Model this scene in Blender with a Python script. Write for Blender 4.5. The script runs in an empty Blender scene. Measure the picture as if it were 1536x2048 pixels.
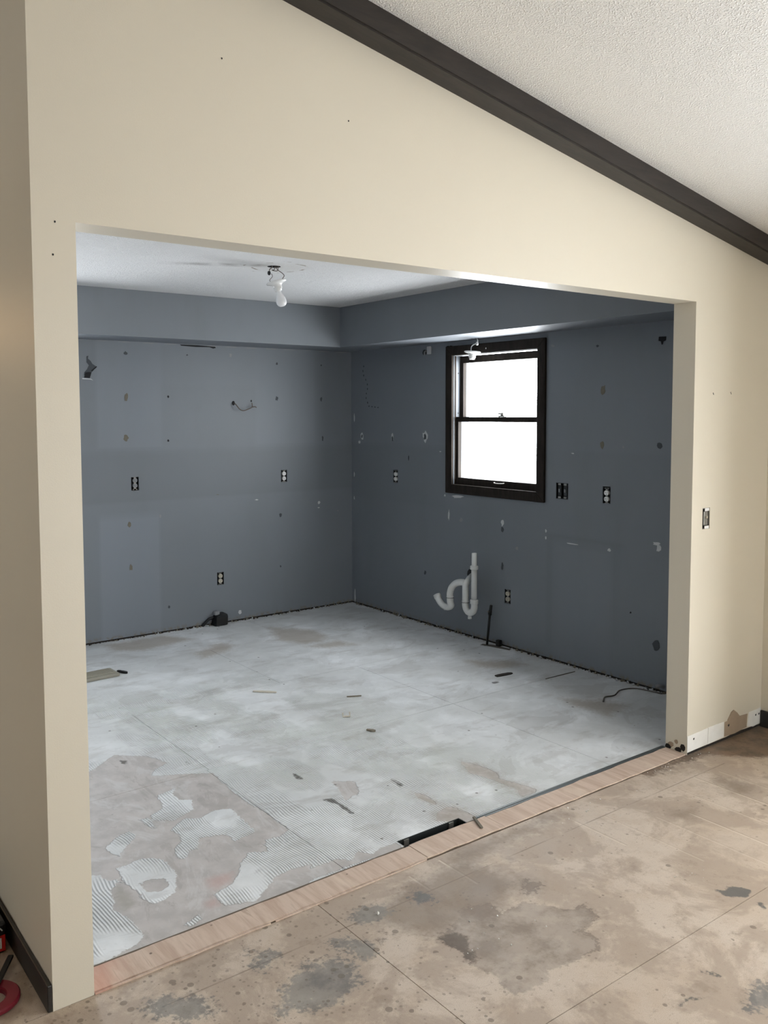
import bpy, bmesh, math, random
import numpy as np
from mathutils import Vector, Matrix

random.seed(7)
rng = np.random.default_rng(7)
SC = bpy.context.scene
COL = SC.collection

# ------------------------------------------------------------------ camera
cam_d = bpy.data.cameras.new('camera')
cam = bpy.data.objects.new('camera', cam_d)
COL.objects.link(cam)
cam_d.sensor_fit = 'VERTICAL'
cam_d.sensor_height = 36.0
cam_d.lens = 36.0 * 1746.78 / 2048.0
cam_d.shift_x = (768.0 - 725.46) / 2048.0
cam_d.shift_y = (941.67 - 1024.0) / 2048.0
cam_d.clip_start = 0.05
_r = Vector((0.80274859, -0.59630769, -0.00344061))
_u = Vector((0.04190041, 0.05064889, 0.99783718))
_f = Vector((0.59484372, 0.80115656, -0.06564386))
cam.matrix_world = Matrix(((_r.x, _u.x, -_f.x, -0.67331), (_r.y, _u.y, -_f.y, -2.32349),
                           (_r.z, _u.z, -_f.z, 1.61600), (0, 0, 0, 1)))
SC.camera = cam

# ------------------------------------------------------------------ sky light and exposure
world = bpy.data.worlds.new('overcast_sky')
SC.world = world
world.use_nodes = True
bg = world.node_tree.nodes['Background']
bg.inputs['Color'].default_value = (0.93, 0.97, 1.0, 1)
bg.inputs['Strength'].default_value = 22.0
SC.view_settings.view_transform = 'Standard'
SC.view_settings.look = 'None'
SC.view_settings.gamma = 1.0
SC.view_settings.use_curve_mapping = False
SC.view_settings.exposure = 0.15
SC.cycles.max_bounces = 4
SC.cycles.diffuse_bounces = 4
SC.cycles.glossy_bounces = 3
SC.cycles.transparent_max_bounces = 12
SC.cycles.use_light_tree = False
SC.cycles.sample_clamp_indirect = 8.0
SC.cycles.caustics_reflective = False
SC.cycles.caustics_refractive = False


def portal(loc, rot, sx, sy):
    l = bpy.data.lights.new('window_portal', 'AREA')
    l.shape = 'RECTANGLE'
    l.size, l.size_y = sx, sy
    l.cycles.is_portal = True
    o = bpy.data.objects.new('window_portal', l)
    o.location = loc
    o.rotation_euler = rot
    COL.objects.link(o)


HALF = math.pi / 2
# kitchen window, then unseen openings added for light: rear, right, second kitchen, hall
portal((3.80, 1.99, 1.565), (0, HALF, 0), 1.0, 0.86)
portal((1.75, -4.36, 1.06), (HALF, 0, 0), 0.6, 2.0)
portal((3.76, -1.85, 1.06), (0, HALF, 0), 2.0, 1.1)
portal((0.675, 3.80, 1.475), (-HALF, 0, 0), 0.95, 1.15)
portal((-3.61, 2.0, 1.55), (0, -HALF, 0), 0.9, 0.8)

# ------------------------------------------------------------------ dimensions (metres)
X0, X1, H, T = 0.1136, 2.9505, 2.1197, 0.1146       # opening in the front wall
XW, YB = 3.666, 3.677                               # kitchen inner faces
XR = 3.605                                          # living room right wall
ZS, ZC, SD = 2.132, 2.44, 0.385                     # soffit, kitchen ceiling, soffit depth


def zbeam(x):
    return 2.998 - 0.184 * x


def zceil(x):
    return 3.084 - 0.184 * x


# ------------------------------------------------------------------ node helpers
class NT:
    def __init__(self, name):
        self.mat = bpy.data.materials.new(name)
        self.mat.use_nodes = True
        self.t = self.mat.node_tree
        self.b = self.t.nodes['Principled BSDF']

    def node(self, typ, **kw):
        n = self.t.nodes.new(typ)
        for k, v in kw.items():
            setattr(n, k, v)
        return n

    def link(self, a, b):
        self.t.links.new(a, b)

    def put(self, sock, v):
        if hasattr(v, 'is_linked') or hasattr(v, 'links'):
            self.link(v, sock)
        elif isinstance(v, (tuple, list)) and len(v) == 3 and sock.type == 'RGBA':
            sock.default_value = (*v, 1)
        else:
            sock.default_value = v

    def m(self, op, a, b=0.0, c=None, clamp=False):
        n = self.node('ShaderNodeMath', operation=op, use_clamp=clamp)
        self.put(n.inputs[0], a)
        self.put(n.inputs[1], b)
        if c is not None:
            self.put(n.inputs[2], c)
        return n.outputs[0]

    def pos(self):
        if not hasattr(self, '_p'):
            self._p = self.node('ShaderNodeNewGeometry').outputs['Position']
            s = self.node('ShaderNodeSeparateXYZ')
            self.link(self._p, s.inputs[0])
            self.x, self.y, self.z = s.outputs
        return self._p

    def noise(self, scale, detail=3.0, rough=0.55, vec=None, stretch=None, dist=0.0):
        n = self.node('ShaderNodeTexNoise')
        v = vec or self.pos()
        if stretch:
            mp = self.node('ShaderNodeMapping')
            self.link(v, mp.inputs[0])
            mp.inputs['Scale'].default_value = stretch
            v = mp.outputs[0]
        self.link(v, n.inputs['Vector'])
        n.inputs['Scale'].default_value = scale
        n.inputs['Detail'].default_value = detail
        n.inputs['Roughness'].default_value = rough
        n.inputs['Distortion'].default_value = dist
        return n.outputs['Fac']

    def voronoi(self, scale, rand=1.0):
        n = self.node('ShaderNodeTexVoronoi')
        self.link(self.pos(), n.inputs['Vector'])
        n.inputs['Scale'].default_value = scale
        n.inputs['Randomness'].default_value = rand
        return n.outputs['Distance'], n.outputs['Color']

    def step(self, v, lo, hi, tlo=0.0, thi=1.0):
        n = self.node('ShaderNodeMapRange', interpolation_type='SMOOTHSTEP')
        self.put(n.inputs['Value'], v)
        n.inputs['From Min'].default_value = lo
        n.inputs['From Max'].default_value = hi
        n.inputs['To Min'].default_value = tlo
        n.inputs['To Max'].default_value = thi
        return n.outputs['Result']

    def mix(self, f, a, b):
        n = self.node('ShaderNodeMix', data_type='RGBA')
        self.put(n.inputs['Factor'], f)
        self.put(n.inputs['A'] if False else n.inputs[6], a)
        self.put(n.inputs[7], b)
        return n.outputs[2]

    def attr(self, name):
        n = self.node('ShaderNodeAttribute')
        n.attribute_name = name
        return n.outputs['Fac']

    def bump(self, h, dist=0.002, strength=1.0, prev=None):
        n = self.node('ShaderNodeBump')
        n.inputs['Distance'].default_value = dist
        n.inputs['Strength'].default_value = strength
        self.link(h, n.inputs['Height'])
        if prev is not None:
            self.link(prev, n.inputs['Normal'])
        return n.outputs[0]

    def done(self, color, rough=0.6, normal=None, metal=0.0, spec=0.5):
        self.put(self.b.inputs['Base Color'], color)
        self.put(self.b.inputs['Roughness'], rough)
        self.b.inputs['Metallic'].default_value = metal
        self.b.inputs['Specular IOR Level'].default_value = spec
        if normal is not None:
            self.link(normal, self.b.inputs['Normal'])
        return self.mat


def srgb(r, g, b):
    return tuple(((c / 255) / 12.92 if c / 255 <= 0.04045 else ((c / 255 + 0.055) / 1.055) ** 2.4) for c in (r, g, b))


def simple(name, rgb, rough=0.5, metal=0.0, vary=0.08, scale=30.0, bump=0.0, spec=0.5):
    n = NT(name)
    f = n.noise(scale, 4)
    lo = tuple(max(0, c * (1 - vary)) for c in rgb)
    hi = tuple(min(1, c * (1 + vary)) for c in rgb)
    nb = n.bump(f, bump, 0.6) if bump else None
    return n.done(n.mix(f, lo, hi), rough, nb, metal, spec)


MAT = {}
MAT['cream'] = None


def mat_cream():
    n = NT('cream_wall_paint')
    big = n.noise(1.3, 3)
    fine = n.noise(260, 2)
    c = n.mix(big, srgb(211, 203, 186), srgb(216, 209, 192))
    return n.done(c, 0.42, n.bump(fine, 0.0006, 0.35))


def mat_slate():
    n = NT('slate_blue_grey_paint')
    tone = n.attr('tone')
    big = n.noise(1.7, 4)
    streak = n.noise(5, 4, stretch=(1, 1, 0.25))
    fine = n.noise(240, 2)
    base = n.mix(big, srgb(117, 122, 128), srgb(125, 130, 137))
    base = n.mix(n.m('MULTIPLY', n.step(streak, 0.5, 0.8), 0.35), base, srgb(114, 119, 122))
    base = n.mix(n.step(tone, 0.0, 1.0), base, srgb(136, 143, 153))
    base = n.mix(n.step(tone, 0.0, -1.0), base, srgb(104, 109, 113))
    low = n.step(n.pos() and n.z, 0.05, 0.0)
    base = n.mix(n.m('MULTIPLY', low, n.step(n.noise(35, 4), 0.45, 0.6)), base, srgb(120, 108, 92))
    return n.done(base, 0.52, n.bump(fine, 0.0006, 0.35))


def mat_popcorn(name, rgb, ring=None):
    n = NT(name)
    a = n.noise(165, 1.5, 0.6)
    h = n.step(a, 0.44, 0.70)
    c = n.mix(n.noise(2.0, 4), tuple(v * 0.95 for v in rgb), rgb)
    if ring:
        n.pos()
        dx = n.m('SUBTRACT', n.x, ring[0])
        dy = n.m('SUBTRACT', n.y, ring[1])
        r = n.m('SQRT', n.m('ADD', n.m('MULTIPLY', dx, dx), n.m('MULTIPLY', dy, dy)))
        r = n.m('ADD', r, n.m('MULTIPLY', n.m('SUBTRACT', n.noise(6, 3), 0.5), 0.05))
        e = n.m('ABSOLUTE', n.m('SUBTRACT', r, 0.155))
        line = n.m('MULTIPLY', n.step(e, 0.010, 0.002), n.step(n.noise(11, 3), 0.50, 0.60))
        e2 = n.m('ABSOLUTE', n.m('SUBTRACT', r, 0.20))
        line2 = n.m('MULTIPLY', n.step(e2, 0.007, 0.002), n.step(n.noise(14, 3), 0.56, 0.64))
        c = n.mix(n.m('MULTIPLY', n.m('ADD', line, line2, clamp=True), 0.75), c, srgb(120, 100, 80))
        c = n.mix(n.m('MULTIPLY', n.step(r, 0.24, 0.05), 0.14), c, srgb(170, 155, 130))
        # cast shadow of the hanging lamp, painted into the ceiling colour left of its hole
        sy = n.m('ABSOLUTE', n.m('SUBTRACT', n.m('SUBTRACT', n.y, 2.03), n.m('MULTIPLY', n.m('SUBTRACT', n.x, 1.70), -0.45)))
        lamp_shadow = n.m('MULTIPLY', n.step(sy, 0.09, 0.0), n.m('MULTIPLY', n.step(n.x, 1.25, 1.62), n.step(n.x, 1.90, 1.78)))
        c = n.mix(n.m('MULTIPLY', lamp_shadow, n.step(n.noise(9, 4), 0.25, 0.75, 0.1, 0.6)), c, srgb(80, 72, 62))
    return n.done(c, 0.95, n.bump(h, 0.0032 if not ring else 0.005, 0.7 if not ring else 1.0), spec=0.1)


def mat_kitchen_floor():
    n = NT('thinset_covered_cement_board')
    n.pos()
    n1 = n.noise(55, 5, 0.6)
    n2 = n.noise(11, 4)
    big = n.noise(1.6, 4)
    mid = n.noise(4.5, 5, 0.6)
    edge = n.m('ADD', n.m('MULTIPLY', n.m('SUBTRACT', n1, 0.5), 0.030), n.m('MULTIPLY', n.m('SUBTRACT', n2, 0.5), 0.026))
    mask = n.step(n.m('ADD', n.attr('thin'), edge), -0.003, 0.003)
    # trowel ridges running across the room
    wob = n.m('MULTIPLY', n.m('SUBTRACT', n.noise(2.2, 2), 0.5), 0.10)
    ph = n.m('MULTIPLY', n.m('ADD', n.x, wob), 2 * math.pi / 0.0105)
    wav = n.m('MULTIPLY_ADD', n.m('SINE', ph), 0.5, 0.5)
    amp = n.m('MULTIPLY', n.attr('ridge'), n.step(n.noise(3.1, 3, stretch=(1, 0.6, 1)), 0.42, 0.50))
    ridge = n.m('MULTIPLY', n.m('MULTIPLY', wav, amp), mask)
    white = n.mix(n.step(mid, 0.35, 0.68), srgb(216, 218, 218), srgb(233, 235, 236))
    white = n.mix(n.m('MULTIPLY', n.step(big, 0.42, 0.62), 0.55), white, srgb(201, 202, 200))
    white = n.mix(n.m('MULTIPLY', n.step(n.noise(7, 5, 0.65, stretch=(0.5, 1.2, 1)), 0.52, 0.66), 0.45), white, srgb(182, 180, 176))
    sm = n.noise(3.4, 6, 0.62, stretch=(0.75, 1.0, 1), dist=0.7)
    white = n.mix(n.step(sm, 0.500, 0.515, 0.0, 0.28), white, srgb(192, 193, 192))
    white = n.mix(n.step(sm, 0.585, 0.60, 0.0, 0.28), white, srgb(174, 172, 168))
    white = n.mix(n.step(n1, 0.60, 0.72, 0.0, 0.22), white, srgb(165, 163, 158))
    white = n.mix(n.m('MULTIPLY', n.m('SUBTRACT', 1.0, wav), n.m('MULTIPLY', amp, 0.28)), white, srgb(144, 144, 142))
    bare = n.mix(n.step(n2, 0.35, 0.65), srgb(193, 187, 183), srgb(178, 173, 169))
    bare = n.mix(n.m('MULTIPLY', n.step(n.noise(16, 5, 0.7, stretch=(1, 0.4, 1)), 0.5, 0.7), 0.5), bare, srgb(204, 200, 197))
    sw = n.noise(5.5, 6, 0.7, stretch=(1, 0.4, 1), dist=1.6)
    bare = n.mix(n.step(sw, 0.52, 0.60, 0.0, 0.45), bare, srgb(208, 206, 204))
    bare = n.mix(n.step(sw, 0.44, 0.36, 0.0, 0.45), bare, srgb(156, 150, 144))
    pk = n.step(n.m('ADD', n.attr('pink'), edge), -0.02, 0.03)
    bare = n.mix(n.m('MULTIPLY', pk, 0.6), bare, srgb(190, 158, 150))
    yl = n.step(n.m('ADD', n.attr('yellow'), edge), -0.02, 0.02)
    bare = n.mix(n.m('MULTIPLY', yl, 0.6), bare, srgb(152, 146, 132))
    c = n.mix(mask, bare, white)
    tn = n.step(n.m('ADD', n.attr('tan'), n.m('MULTIPLY', edge, 3.5)), -0.05, 0.06)
    c = n.mix(n.m('MULTIPLY', tn, 0.62), c, srgb(156, 144, 128))
    dk = n.step(n.m('ADD', n.attr('dark'), n.m('MULTIPLY', edge, 0.7)), -0.006, 0.006)
    c = n.mix(n.m('MULTIPLY', dk, 0.85), c, srgb(66, 60, 52))
    d, col = n.voronoi(9)
    sp = n.m('MULTIPLY', n.step(n.m('ADD', d, n.m('MULTIPLY', n.m('SUBTRACT', n1, 0.5), 0.08)), 0.075, 0.045),
             n.step(n.noise(2.7, 2), 0.48, 0.56))
    c = n.mix(n.m('MULTIPLY', sp, 0.75), c, srgb(92, 88, 82))
    h = n.m('ADD', mask, n.m('MULTIPLY', ridge, 0.9))
    return n.done(c, 0.62, n.bump(h, 0.0035, 0.75), spec=0.4)


def mat_subfloor():
    n = NT('stained_particle_board')
    n.pos()
    n1 = n.noise(60, 5, 0.65)
    n2 = n.noise(9, 5, 0.6)
    big = n.noise(1.5, 4)
    edge = n.m('ADD', n.m('MULTIPLY', n.m('SUBTRACT', n1, 0.5), 0.075), n.m('MULTIPLY', n.m('SUBTRACT', n2, 0.5), 0.09))
    fine = n.noise(420, 1.5, 0.7)
    base = n.mix(n.step(big, 0.35, 0.65), srgb(190, 173, 155), srgb(200, 185, 169))
    base = n.mix(n.m('MULTIPLY', n.step(n2, 0.45, 0.7), 0.45), base, srgb(178, 158, 138))
    base = n.mix(n.m('MULTIPLY', n.step(fine, 0.42, 0.68), 0.34), base, srgb(142, 122, 102))
    base = n.mix(n.step(n1, 0.54, 0.72, 0.0, 0.40), base, srgb(136, 118, 102))
    mot = n.noise(3.6, 7, 0.68, dist=0.4)
    base = n.mix(n.m('MULTIPLY', n.step(mot, 0.44, 0.56), 0.65), base, srgb(156, 138, 122))
    mot2 = n.noise(7.5, 7, 0.7)
    base = n.mix(n.m('MULTIPLY', n.step(mot2, 0.55, 0.66), 0.45), base, srgb(140, 123, 108))
    # light ghost lines and seams left by the old tiles
    def seg(v, c0, w, lim, lo, hi):
        a = n.step(n.m('ABSOLUTE', n.m('SUBTRACT', v, c0)), w, w * 0.4)
        b = n.m('MULTIPLY', n.step(lim, lo - 0.01, lo), n.step(lim, hi + 0.01, hi))
        return n.m('MULTIPLY', a, b)
    for xc, lo, hi, s in ((2.75, -0.75, -0.17, 0.65), (2.425, -0.9, -0.36, 0.55), (2.0, -0.36, -0.13, 0.5), (1.37, -0.22, -0.03, 0.6),
                          (1.213, -0.16, -0.05, 0.45), (2.585, -0.8, -0.2, 0.3), (2.29, -1.0, -0.3, 0.25), (2.13, -0.6, -0.17, 0.25), (2.90, -0.7, -0.2, 0.3)):
        base = n.mix(n.m('MULTIPLY', seg(n.x, xc, 0.0045, n.y, lo, hi), s), base, srgb(214, 200, 182))
        base = n.mix(n.m('MULTIPLY', seg(n.x, xc + 0.008, 0.004, n.y, lo, hi), s * 0.5), base, srgb(120, 104, 88))
    lm = n.step(n.noise(5, 3), 0.36, 0.55)
    base = n.mix(n.m('MULTIPLY', n.m('MULTIPLY', seg(n.y, -0.160, 0.0035, n.x, 0.25, 3.0), 0.6), lm), base, srgb(112, 96, 82))
    def lay(c, name, rgb, lo, hi, k, esc=1.0):
        f = n.step(n.m('ADD', n.attr(name), n.m('MULTIPLY', edge, esc)), lo, hi)
        return n.mix(n.m('MULTIPLY', f, k), c, rgb)
    base = lay(base, 'grey', n.mix(n.step(mot2, 0.40, 0.62), srgb(158, 145, 133), srgb(122, 109, 98)), -0.010, 0.010, 0.62)
    rim = n.step(n.m('ABSOLUTE', n.m('ADD', n.attr('grey'), edge)), 0.010, 0.002)
    base = n.mix(n.m('MULTIPLY', rim, n.step(mot, 0.42, 0.56, 0.0, 0.5)), base, srgb(104, 92, 82))
    base = lay(base, 'greysoft', srgb(124, 108, 94), -0.05, 0.06, 0.7)
    base = lay(base, 'wet', n.mix(n.step(mot2, 0.40, 0.62), srgb(118, 96, 76), srgb(78, 62, 48)), -0.03, 0.02, 0.85)
    base = lay(base, 'brown', srgb(84, 72, 62), -0.012, 0.014, 0.75)
    base = lay(base, 'blue', n.mix(n.step(mot2, 0.40, 0.62), srgb(132, 129, 124), srgb(92, 94, 95)), -0.016, 0.012, 0.72, 1.9)
    base = lay(base, 'smear', srgb(84, 84, 82), -0.004, 0.004, 0.85, 0.35)
    # spatter
    dens = n.attr('spatter')
    for sc, thr, rgb, k in ((26, 0.26, srgb(104, 92, 80), 0.62), (55, 0.27, srgb(112, 100, 88), 0.5), (13, 0.10, srgb(112, 104, 96), 0.7)):
        d, col = n.voronoi(sc)
        sep = n.node('ShaderNodeSeparateColor')
        n.link(col, sep.inputs[0])
        keep = n.m('GREATER_THAN', n.m('ADD', dens, n.m('MULTIPLY', n.m('SUBTRACT', n.noise(3.3, 2), 0.5), 0.5)), sep.outputs[0])
        rad = n.m('MULTIPLY_ADD', sep.outputs[1], thr * 0.8, thr * 0.3)
        dd = n.m('ADD', d, n.m('MULTIPLY', n.m('SUBTRACT', n1, 0.5), 0.16))
        f = n.m('MULTIPLY', n.step(n.m('SUBTRACT', rad, dd), -0.02, 0.03), keep)
        base = n.mix(n.m('MULTIPLY', f, k), base, rgb)
    return n.done(base, n.step(n2, 0.2, 0.8, 0.45, 0.62), n.bump(fine, 0.0008, 0.5), spec=0.4)


def mat_wood(name, c1, c2, stretch, scale=9.0, rough=0.6, spec=0.5):
    n = NT(name)
    g = n.noise(scale, 6, 0.65, stretch=stretch, dist=0.6)
    g2 = n.noise(3.0, 3)
    c = n.mix(n.step(g, 0.32, 0.68), c1, c2)
    c = n.mix(n.m('MULTIPLY', n.step(g2, 0.45, 0.7), 0.35), c, tuple(0.75 * v for v in c1))
    return n.done(c, rough, n.bump(g, 0.0012, 0.6), spec=spec)


def mat_threshold():
    n = NT('raw_plywood_strip')
    n.pos()
    g = n.noise(9, 5, 0.65, stretch=(3.2, 0.35, 1), dist=0.5)
    c = n.mix(n.step(g, 0.3, 0.7), srgb(182, 157, 138), srgb(208, 187, 169))
    left = n.step(n.m('ADD', n.x, n.m('MULTIPLY', n.noise(8, 3), 0.15)), 0.33, 0.22)
    c = n.mix(n.m('MULTIPLY', left, 0.5), c, srgb(192, 128, 108))
    c = n.mix(n.step(g, 0.60, 0.70, 0.0, 0.5), c, srgb(140, 112, 90))
    pale = n.m('MULTIPLY', n.step(n.noise(6, 4, stretch=(1.4, 0.7, 1)), 0.55, 0.68), 0.5)
    c = n.mix(pale, c, srgb(216, 198, 178))
    d, _ = n.voronoi(11)
    sp = n.m('MULTIPLY', n.step(n.m('ADD', d, n.m('MULTIPLY', n.noise(70, 3), 0.06)), 0.10, 0.06), n.step(n.noise(4, 2), 0.44, 0.5))
    c = n.mix(n.m('MULTIPLY', sp, 0.8), c, srgb(70, 52, 42))
    return n.done(c, 0.7, n.bump(g, 0.0015, 0.6))


MAT['cream'] = mat_cream()
MAT['slate'] = mat_slate()
MAT['popcorn'] = mat_popcorn('white_popcorn_ceiling', srgb(238, 237, 234))
MAT['kceil'] = mat_popcorn('white_kitchen_popcorn_ceiling', srgb(238, 238, 238), (1.93, 1.97))
MAT['kfloor'] = mat_kitchen_floor()
MAT['subfloor'] = mat_subfloor()
MAT['threshold'] = mat_threshold()
MAT['beam'] = mat_wood('dark_stained_beam_wood', srgb(36, 31, 27), srgb(50, 43, 38), (0.8, 6, 6), 7.0, 0.5)
MAT['trim'] = mat_wood('dark_brown_window_wood', srgb(38, 33, 29), srgb(52, 46, 41), (5, 5, 0.8), 8.0, 0.6, 0.12)
MAT['panelling'] = mat_wood('pale_bounce_panelling', srgb(206, 197, 180), srgb(214, 206, 190), (4, 4, 0.5), 6.0, 0.5)  # invented finish for an unseen wall, tone set for its bounce light
MAT['blackbase'] = simple('black_baseboard_paint', srgb(38, 36, 34), 0.4)
MAT['gap'] = simple('grimy_dark_gap', srgb(40, 34, 29), 0.95)
MAT['slab'] = simple('dusty_subfloor_gap', srgb(105, 92, 78), 0.9)
MAT['kslab'] = simple('dusty_board_joint', srgb(150, 146, 140), 0.9)
MAT['white'] = simple('white_porcelain', srgb(236, 236, 234), 0.25, vary=0.02)
MAT['pvc'] = simple('white_dusty_plastic_pipe', srgb(214, 215, 212), 0.45, vary=0.06, scale=60)
MAT['blackmetal'] = simple('black_iron', srgb(34, 33, 32), 0.5, 0.3)
MAT['blackplastic'] = simple('black_plastic', srgb(20, 22, 24), 0.5)
MAT['steel'] = simple('galvanised_steel', srgb(150, 148, 142), 0.42, 0.8)
MAT['strip'] = simple('dull_grey_metal_strip', srgb(84, 88, 88), 0.45, 0.4)
MAT['duct'] = simple('dark_duct_metal', srgb(46, 50, 50), 0.5, 0.5)
MAT['ivory'] = simple('ivory_plastic', srgb(196, 190, 172), 0.4)
MAT['paintedgrey'] = simple('grey_painted_plastic', srgb(136, 138, 140), 0.45)
MAT['tanpaper'] = simple('torn_tan_drywall_paper', srgb(128, 120, 106), 0.9, vary=0.2, scale=60)
MAT['plaster'] = simple('white_bare_plaster', srgb(196, 198, 200), 0.85, vary=0.1)
MAT['gypsum'] = simple('bare_white_gypsum_board', srgb(232, 230, 224), 0.85, vary=0.08, scale=25)
MAT['brownpaper'] = simple('brown_drywall_backing_paper', srgb(158, 140, 120), 0.9, vary=0.15, scale=25)
MAT['darkhole'] = simple('dark_wall_hole', srgb(30, 30, 32), 0.9)
MAT['greyhole'] = simple('grey_wall_anchor_hole', srgb(74, 78, 82), 0.9)
MAT['copper'] = simple('dull_wire', srgb(96, 84, 74), 0.5)
MAT['register'] = simple('beige_metal_register', srgb(150, 146, 132), 0.45)
MAT['woodchip'] = simple('pale_wood_chip', srgb(204, 197, 182), 0.8)
MAT['chiptan'] = simple('bare_brown_wall_paper', srgb(112, 106, 94), 0.9, vary=0.2, scale=60)
MAT['dirt'] = simple('grey_dirt', srgb(104, 98, 90), 0.9, vary=0.2)
MAT['crimson'] = simple('crimson_plastic', srgb(128, 32, 48), 0.45)
MAT['red'] = simple('red_printed_card', srgb(205, 38, 34), 0.45)
MAT['blackcard'] = simple('black_printed_card', srgb(26, 26, 30), 0.45)
MAT['whiteink'] = simple('white_print', srgb(226, 230, 236), 0.5)
MAT['alum'] = simple('white_aluminium_track', srgb(205, 208, 212), 0.4)
n_ = NT('window_glass')
_tr = n_.node('ShaderNodeBsdfTransparent')
_gl = n_.node('ShaderNodeBsdfGlossy')
_gl.inputs['Roughness'].default_value = 0.02
_mx = n_.node('ShaderNodeMixShader')
_mx.inputs[0].default_value = 0.05
n_.link(_tr.outputs[0], _mx.inputs[1])
n_.link(_gl.outputs[0], _mx.inputs[2])
n_.link(_mx.outputs[0], n_.t.nodes['Material Output'].inputs['Surface'])
MAT['glass'] = n_.mat
n_ = NT('frosted_white_bulb_glass')
n_.b.inputs['Subsurface Weight'].default_value = 0.3
n_.b.inputs['Subsurface Radius'].default_value = (0.02, 0.02, 0.02)
MAT['bulb'] = n_.done(n_.mix(n_.noise(40), srgb(240, 241, 243), srgb(246, 247, 249)), 0.22)
n_ = NT('warm_lit_lamp_globe')
n_.b.inputs['Emission Color'].default_value = (1.0, 0.62, 0.30, 1)
n_.b.inputs['Emission Strength'].default_value = 28.0
MAT['lampglow'] = n_.done(n_.mix(n_.noise(20), srgb(250, 235, 205), srgb(252, 240, 215)), 0.4)


# ------------------------------------------------------------------ object helpers
def props(o, label=None, cat=None, group=None, kind=None):
    if label: o['label'] = label
    if cat: o['category'] = cat
    if group: o['group'] = group
    if kind: o['kind'] = kind
    return o


def empty(name, loc=(0, 0, 0), parent=None):
    o = bpy.data.objects.new(name, None)
    o.empty_display_size = 0.05
    o.location = loc
    COL.objects.link(o)
    if parent: o.parent = parent
    return o


def link_mesh(name, me, mats, parent=None, loc=None, smooth=False):
    o = bpy.data.objects.new(name, me)
    COL.objects.link(o)
    for m in (mats if isinstance(mats, (list, tuple)) else [mats]):
        me.materials.append(m)
    if smooth:
        me.polygons.foreach_set('use_smooth', [True] * len(me.polygons))
    if loc is not None: o.location = loc
    if parent: o.parent = parent
    return o


def obj(name, bm, mats, parent=None, loc=None, smooth=False, recalc=True):
    if recalc:
        bmesh.ops.recalc_face_normals(bm, faces=bm.faces)
    me = bpy.data.meshes.new(name)
    bm.to_mesh(me)
    bm.free()
    return link_mesh(name, me, mats, parent, loc, smooth)


def box(bm, a, b, bevel=0.0, mi=0):
    x0, y0, z0 = a
    x1, y1, z1 = b
    v = [bm.verts.new(p) for p in ((x0, y0, z0), (x1, y0, z0), (x1, y1, z0), (x0, y1, z0), (x0, y0, z1), (x1, y0, z1), (x1, y1, z1), (x0, y1, z1))]
    fs = [bm.faces.new([v[i] for i in q]) for q in ((3, 2, 1, 0), (4, 5, 6, 7), (0, 1, 5, 4), (1, 2, 6, 5), (2, 3, 7, 6), (3, 0, 4, 7))]
    for f in fs: f.material_index = mi
    if bevel:
        es = {e for f in fs for e in f.edges}
        bmesh.ops.bevel(bm, geom=list(es), offset=bevel, segments=2, affect='EDGES', profile=0.5)
    return bm


def B(a, b, bevel=0.0):
    return box(bmesh.new(), a, b, bevel)


def prism(bm, pts, vec, mi=0):
    """closed polygon (3d points) extruded along vec"""
    vec = Vector(vec)
    a = [bm.verts.new(p) for p in pts]
    b = [bm.verts.new(Vector(p) + vec) for p in pts]
    k = len(pts)
    fs = [bm.faces.new(a[::-1]), bm.faces.new(b)]
    for i in range(k):
        fs.append(bm.faces.new((a[i], a[(i + 1) % k], b[(i + 1) % k], b[i])))
    for f in fs: f.material_index = mi
    return bm


def tube(bm, path, rad, seg=14, cap=True):
    path = [Vector(p) for p in path]
    rads = rad if isinstance(rad, (list, tuple)) else [rad] * len(path)
    t0 = (path[1] - path[0]).normalized()
    ref = Vector((0, 0, 1)) if abs(t0.z) < 0.9 else Vector((1, 0, 0))
    nrm = t0.cross(ref).normalized()
    rings = []
    for i, p in enumerate(path):
        t = (path[min(i + 1, len(path) - 1)] - path[max(i - 1, 0)]).normalized()
        nrm = (nrm - t * nrm.dot(t)).normalized()
        bn = t.cross(nrm)
        rings.append([bm.verts.new(p + (nrm * math.cos(a) + bn * math.sin(a)) * rads[i]) for a in [2 * math.pi * k / seg for k in range(seg)]])
    for a, b in zip(rings, rings[1:]):
        for k in range(seg):
            bm.faces.new((a[k], a[(k + 1) % seg], b[(k + 1) % seg], b[k]))
    if cap:
        bm.faces.new(rings[0][::-1])
        bm.faces.new(rings[-1])
    return bm


def smooth_path(pts, k=6):
    """Catmull-Rom through points"""
    P = [Vector(p) for p in pts]
    P = [P[0] * 2 - P[1]] + P + [P[-1] * 2 - P[-2]]
    out = []
    for i in range(1, len(P) - 2):
        for j in range(k):
            t = j / k
            a, b, c, d = P[i - 1:i + 3]
            out.append(0.5 * ((2 * b) + (c - a) * t + (2 * a - 5 * b + 4 * c - d) * t * t + (3 * b - a - 3 * c + d) * t ** 3))
    out.append(P[-2])
    return out


def lathe(bm, prof, seg=28, center=(0, 0, 0), mtx=None):
    """profile of (radius, z)"""
    c = Vector(center)
    rings = []
    for r, z in prof:
        if r < 1e-6:
            p = Vector((0, 0, z))
            rings.append([bm.verts.new(c + (mtx @ p if mtx else p))])
        else:
            ring = []
            for k in range(seg):
                a = 2 * math.pi * k / seg
                p = Vector((r * math.cos(a), r * math.sin(a), z))
                ring.append(bm.verts.new(c + (mtx @ p if mtx else p)))
            rings.append(ring)
    for a, b in zip(rings, rings[1:]):
        for k in range(seg):
            q = [a[k % len(a)], a[(k + 1) % len(a)], b[(k + 1) % len(b)], b[k % len(b)]]
            u = []
            for v in q:
                if v not in u: u.append(v)
            if len(u) > 2: bm.faces.new(u)
    return bm


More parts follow.
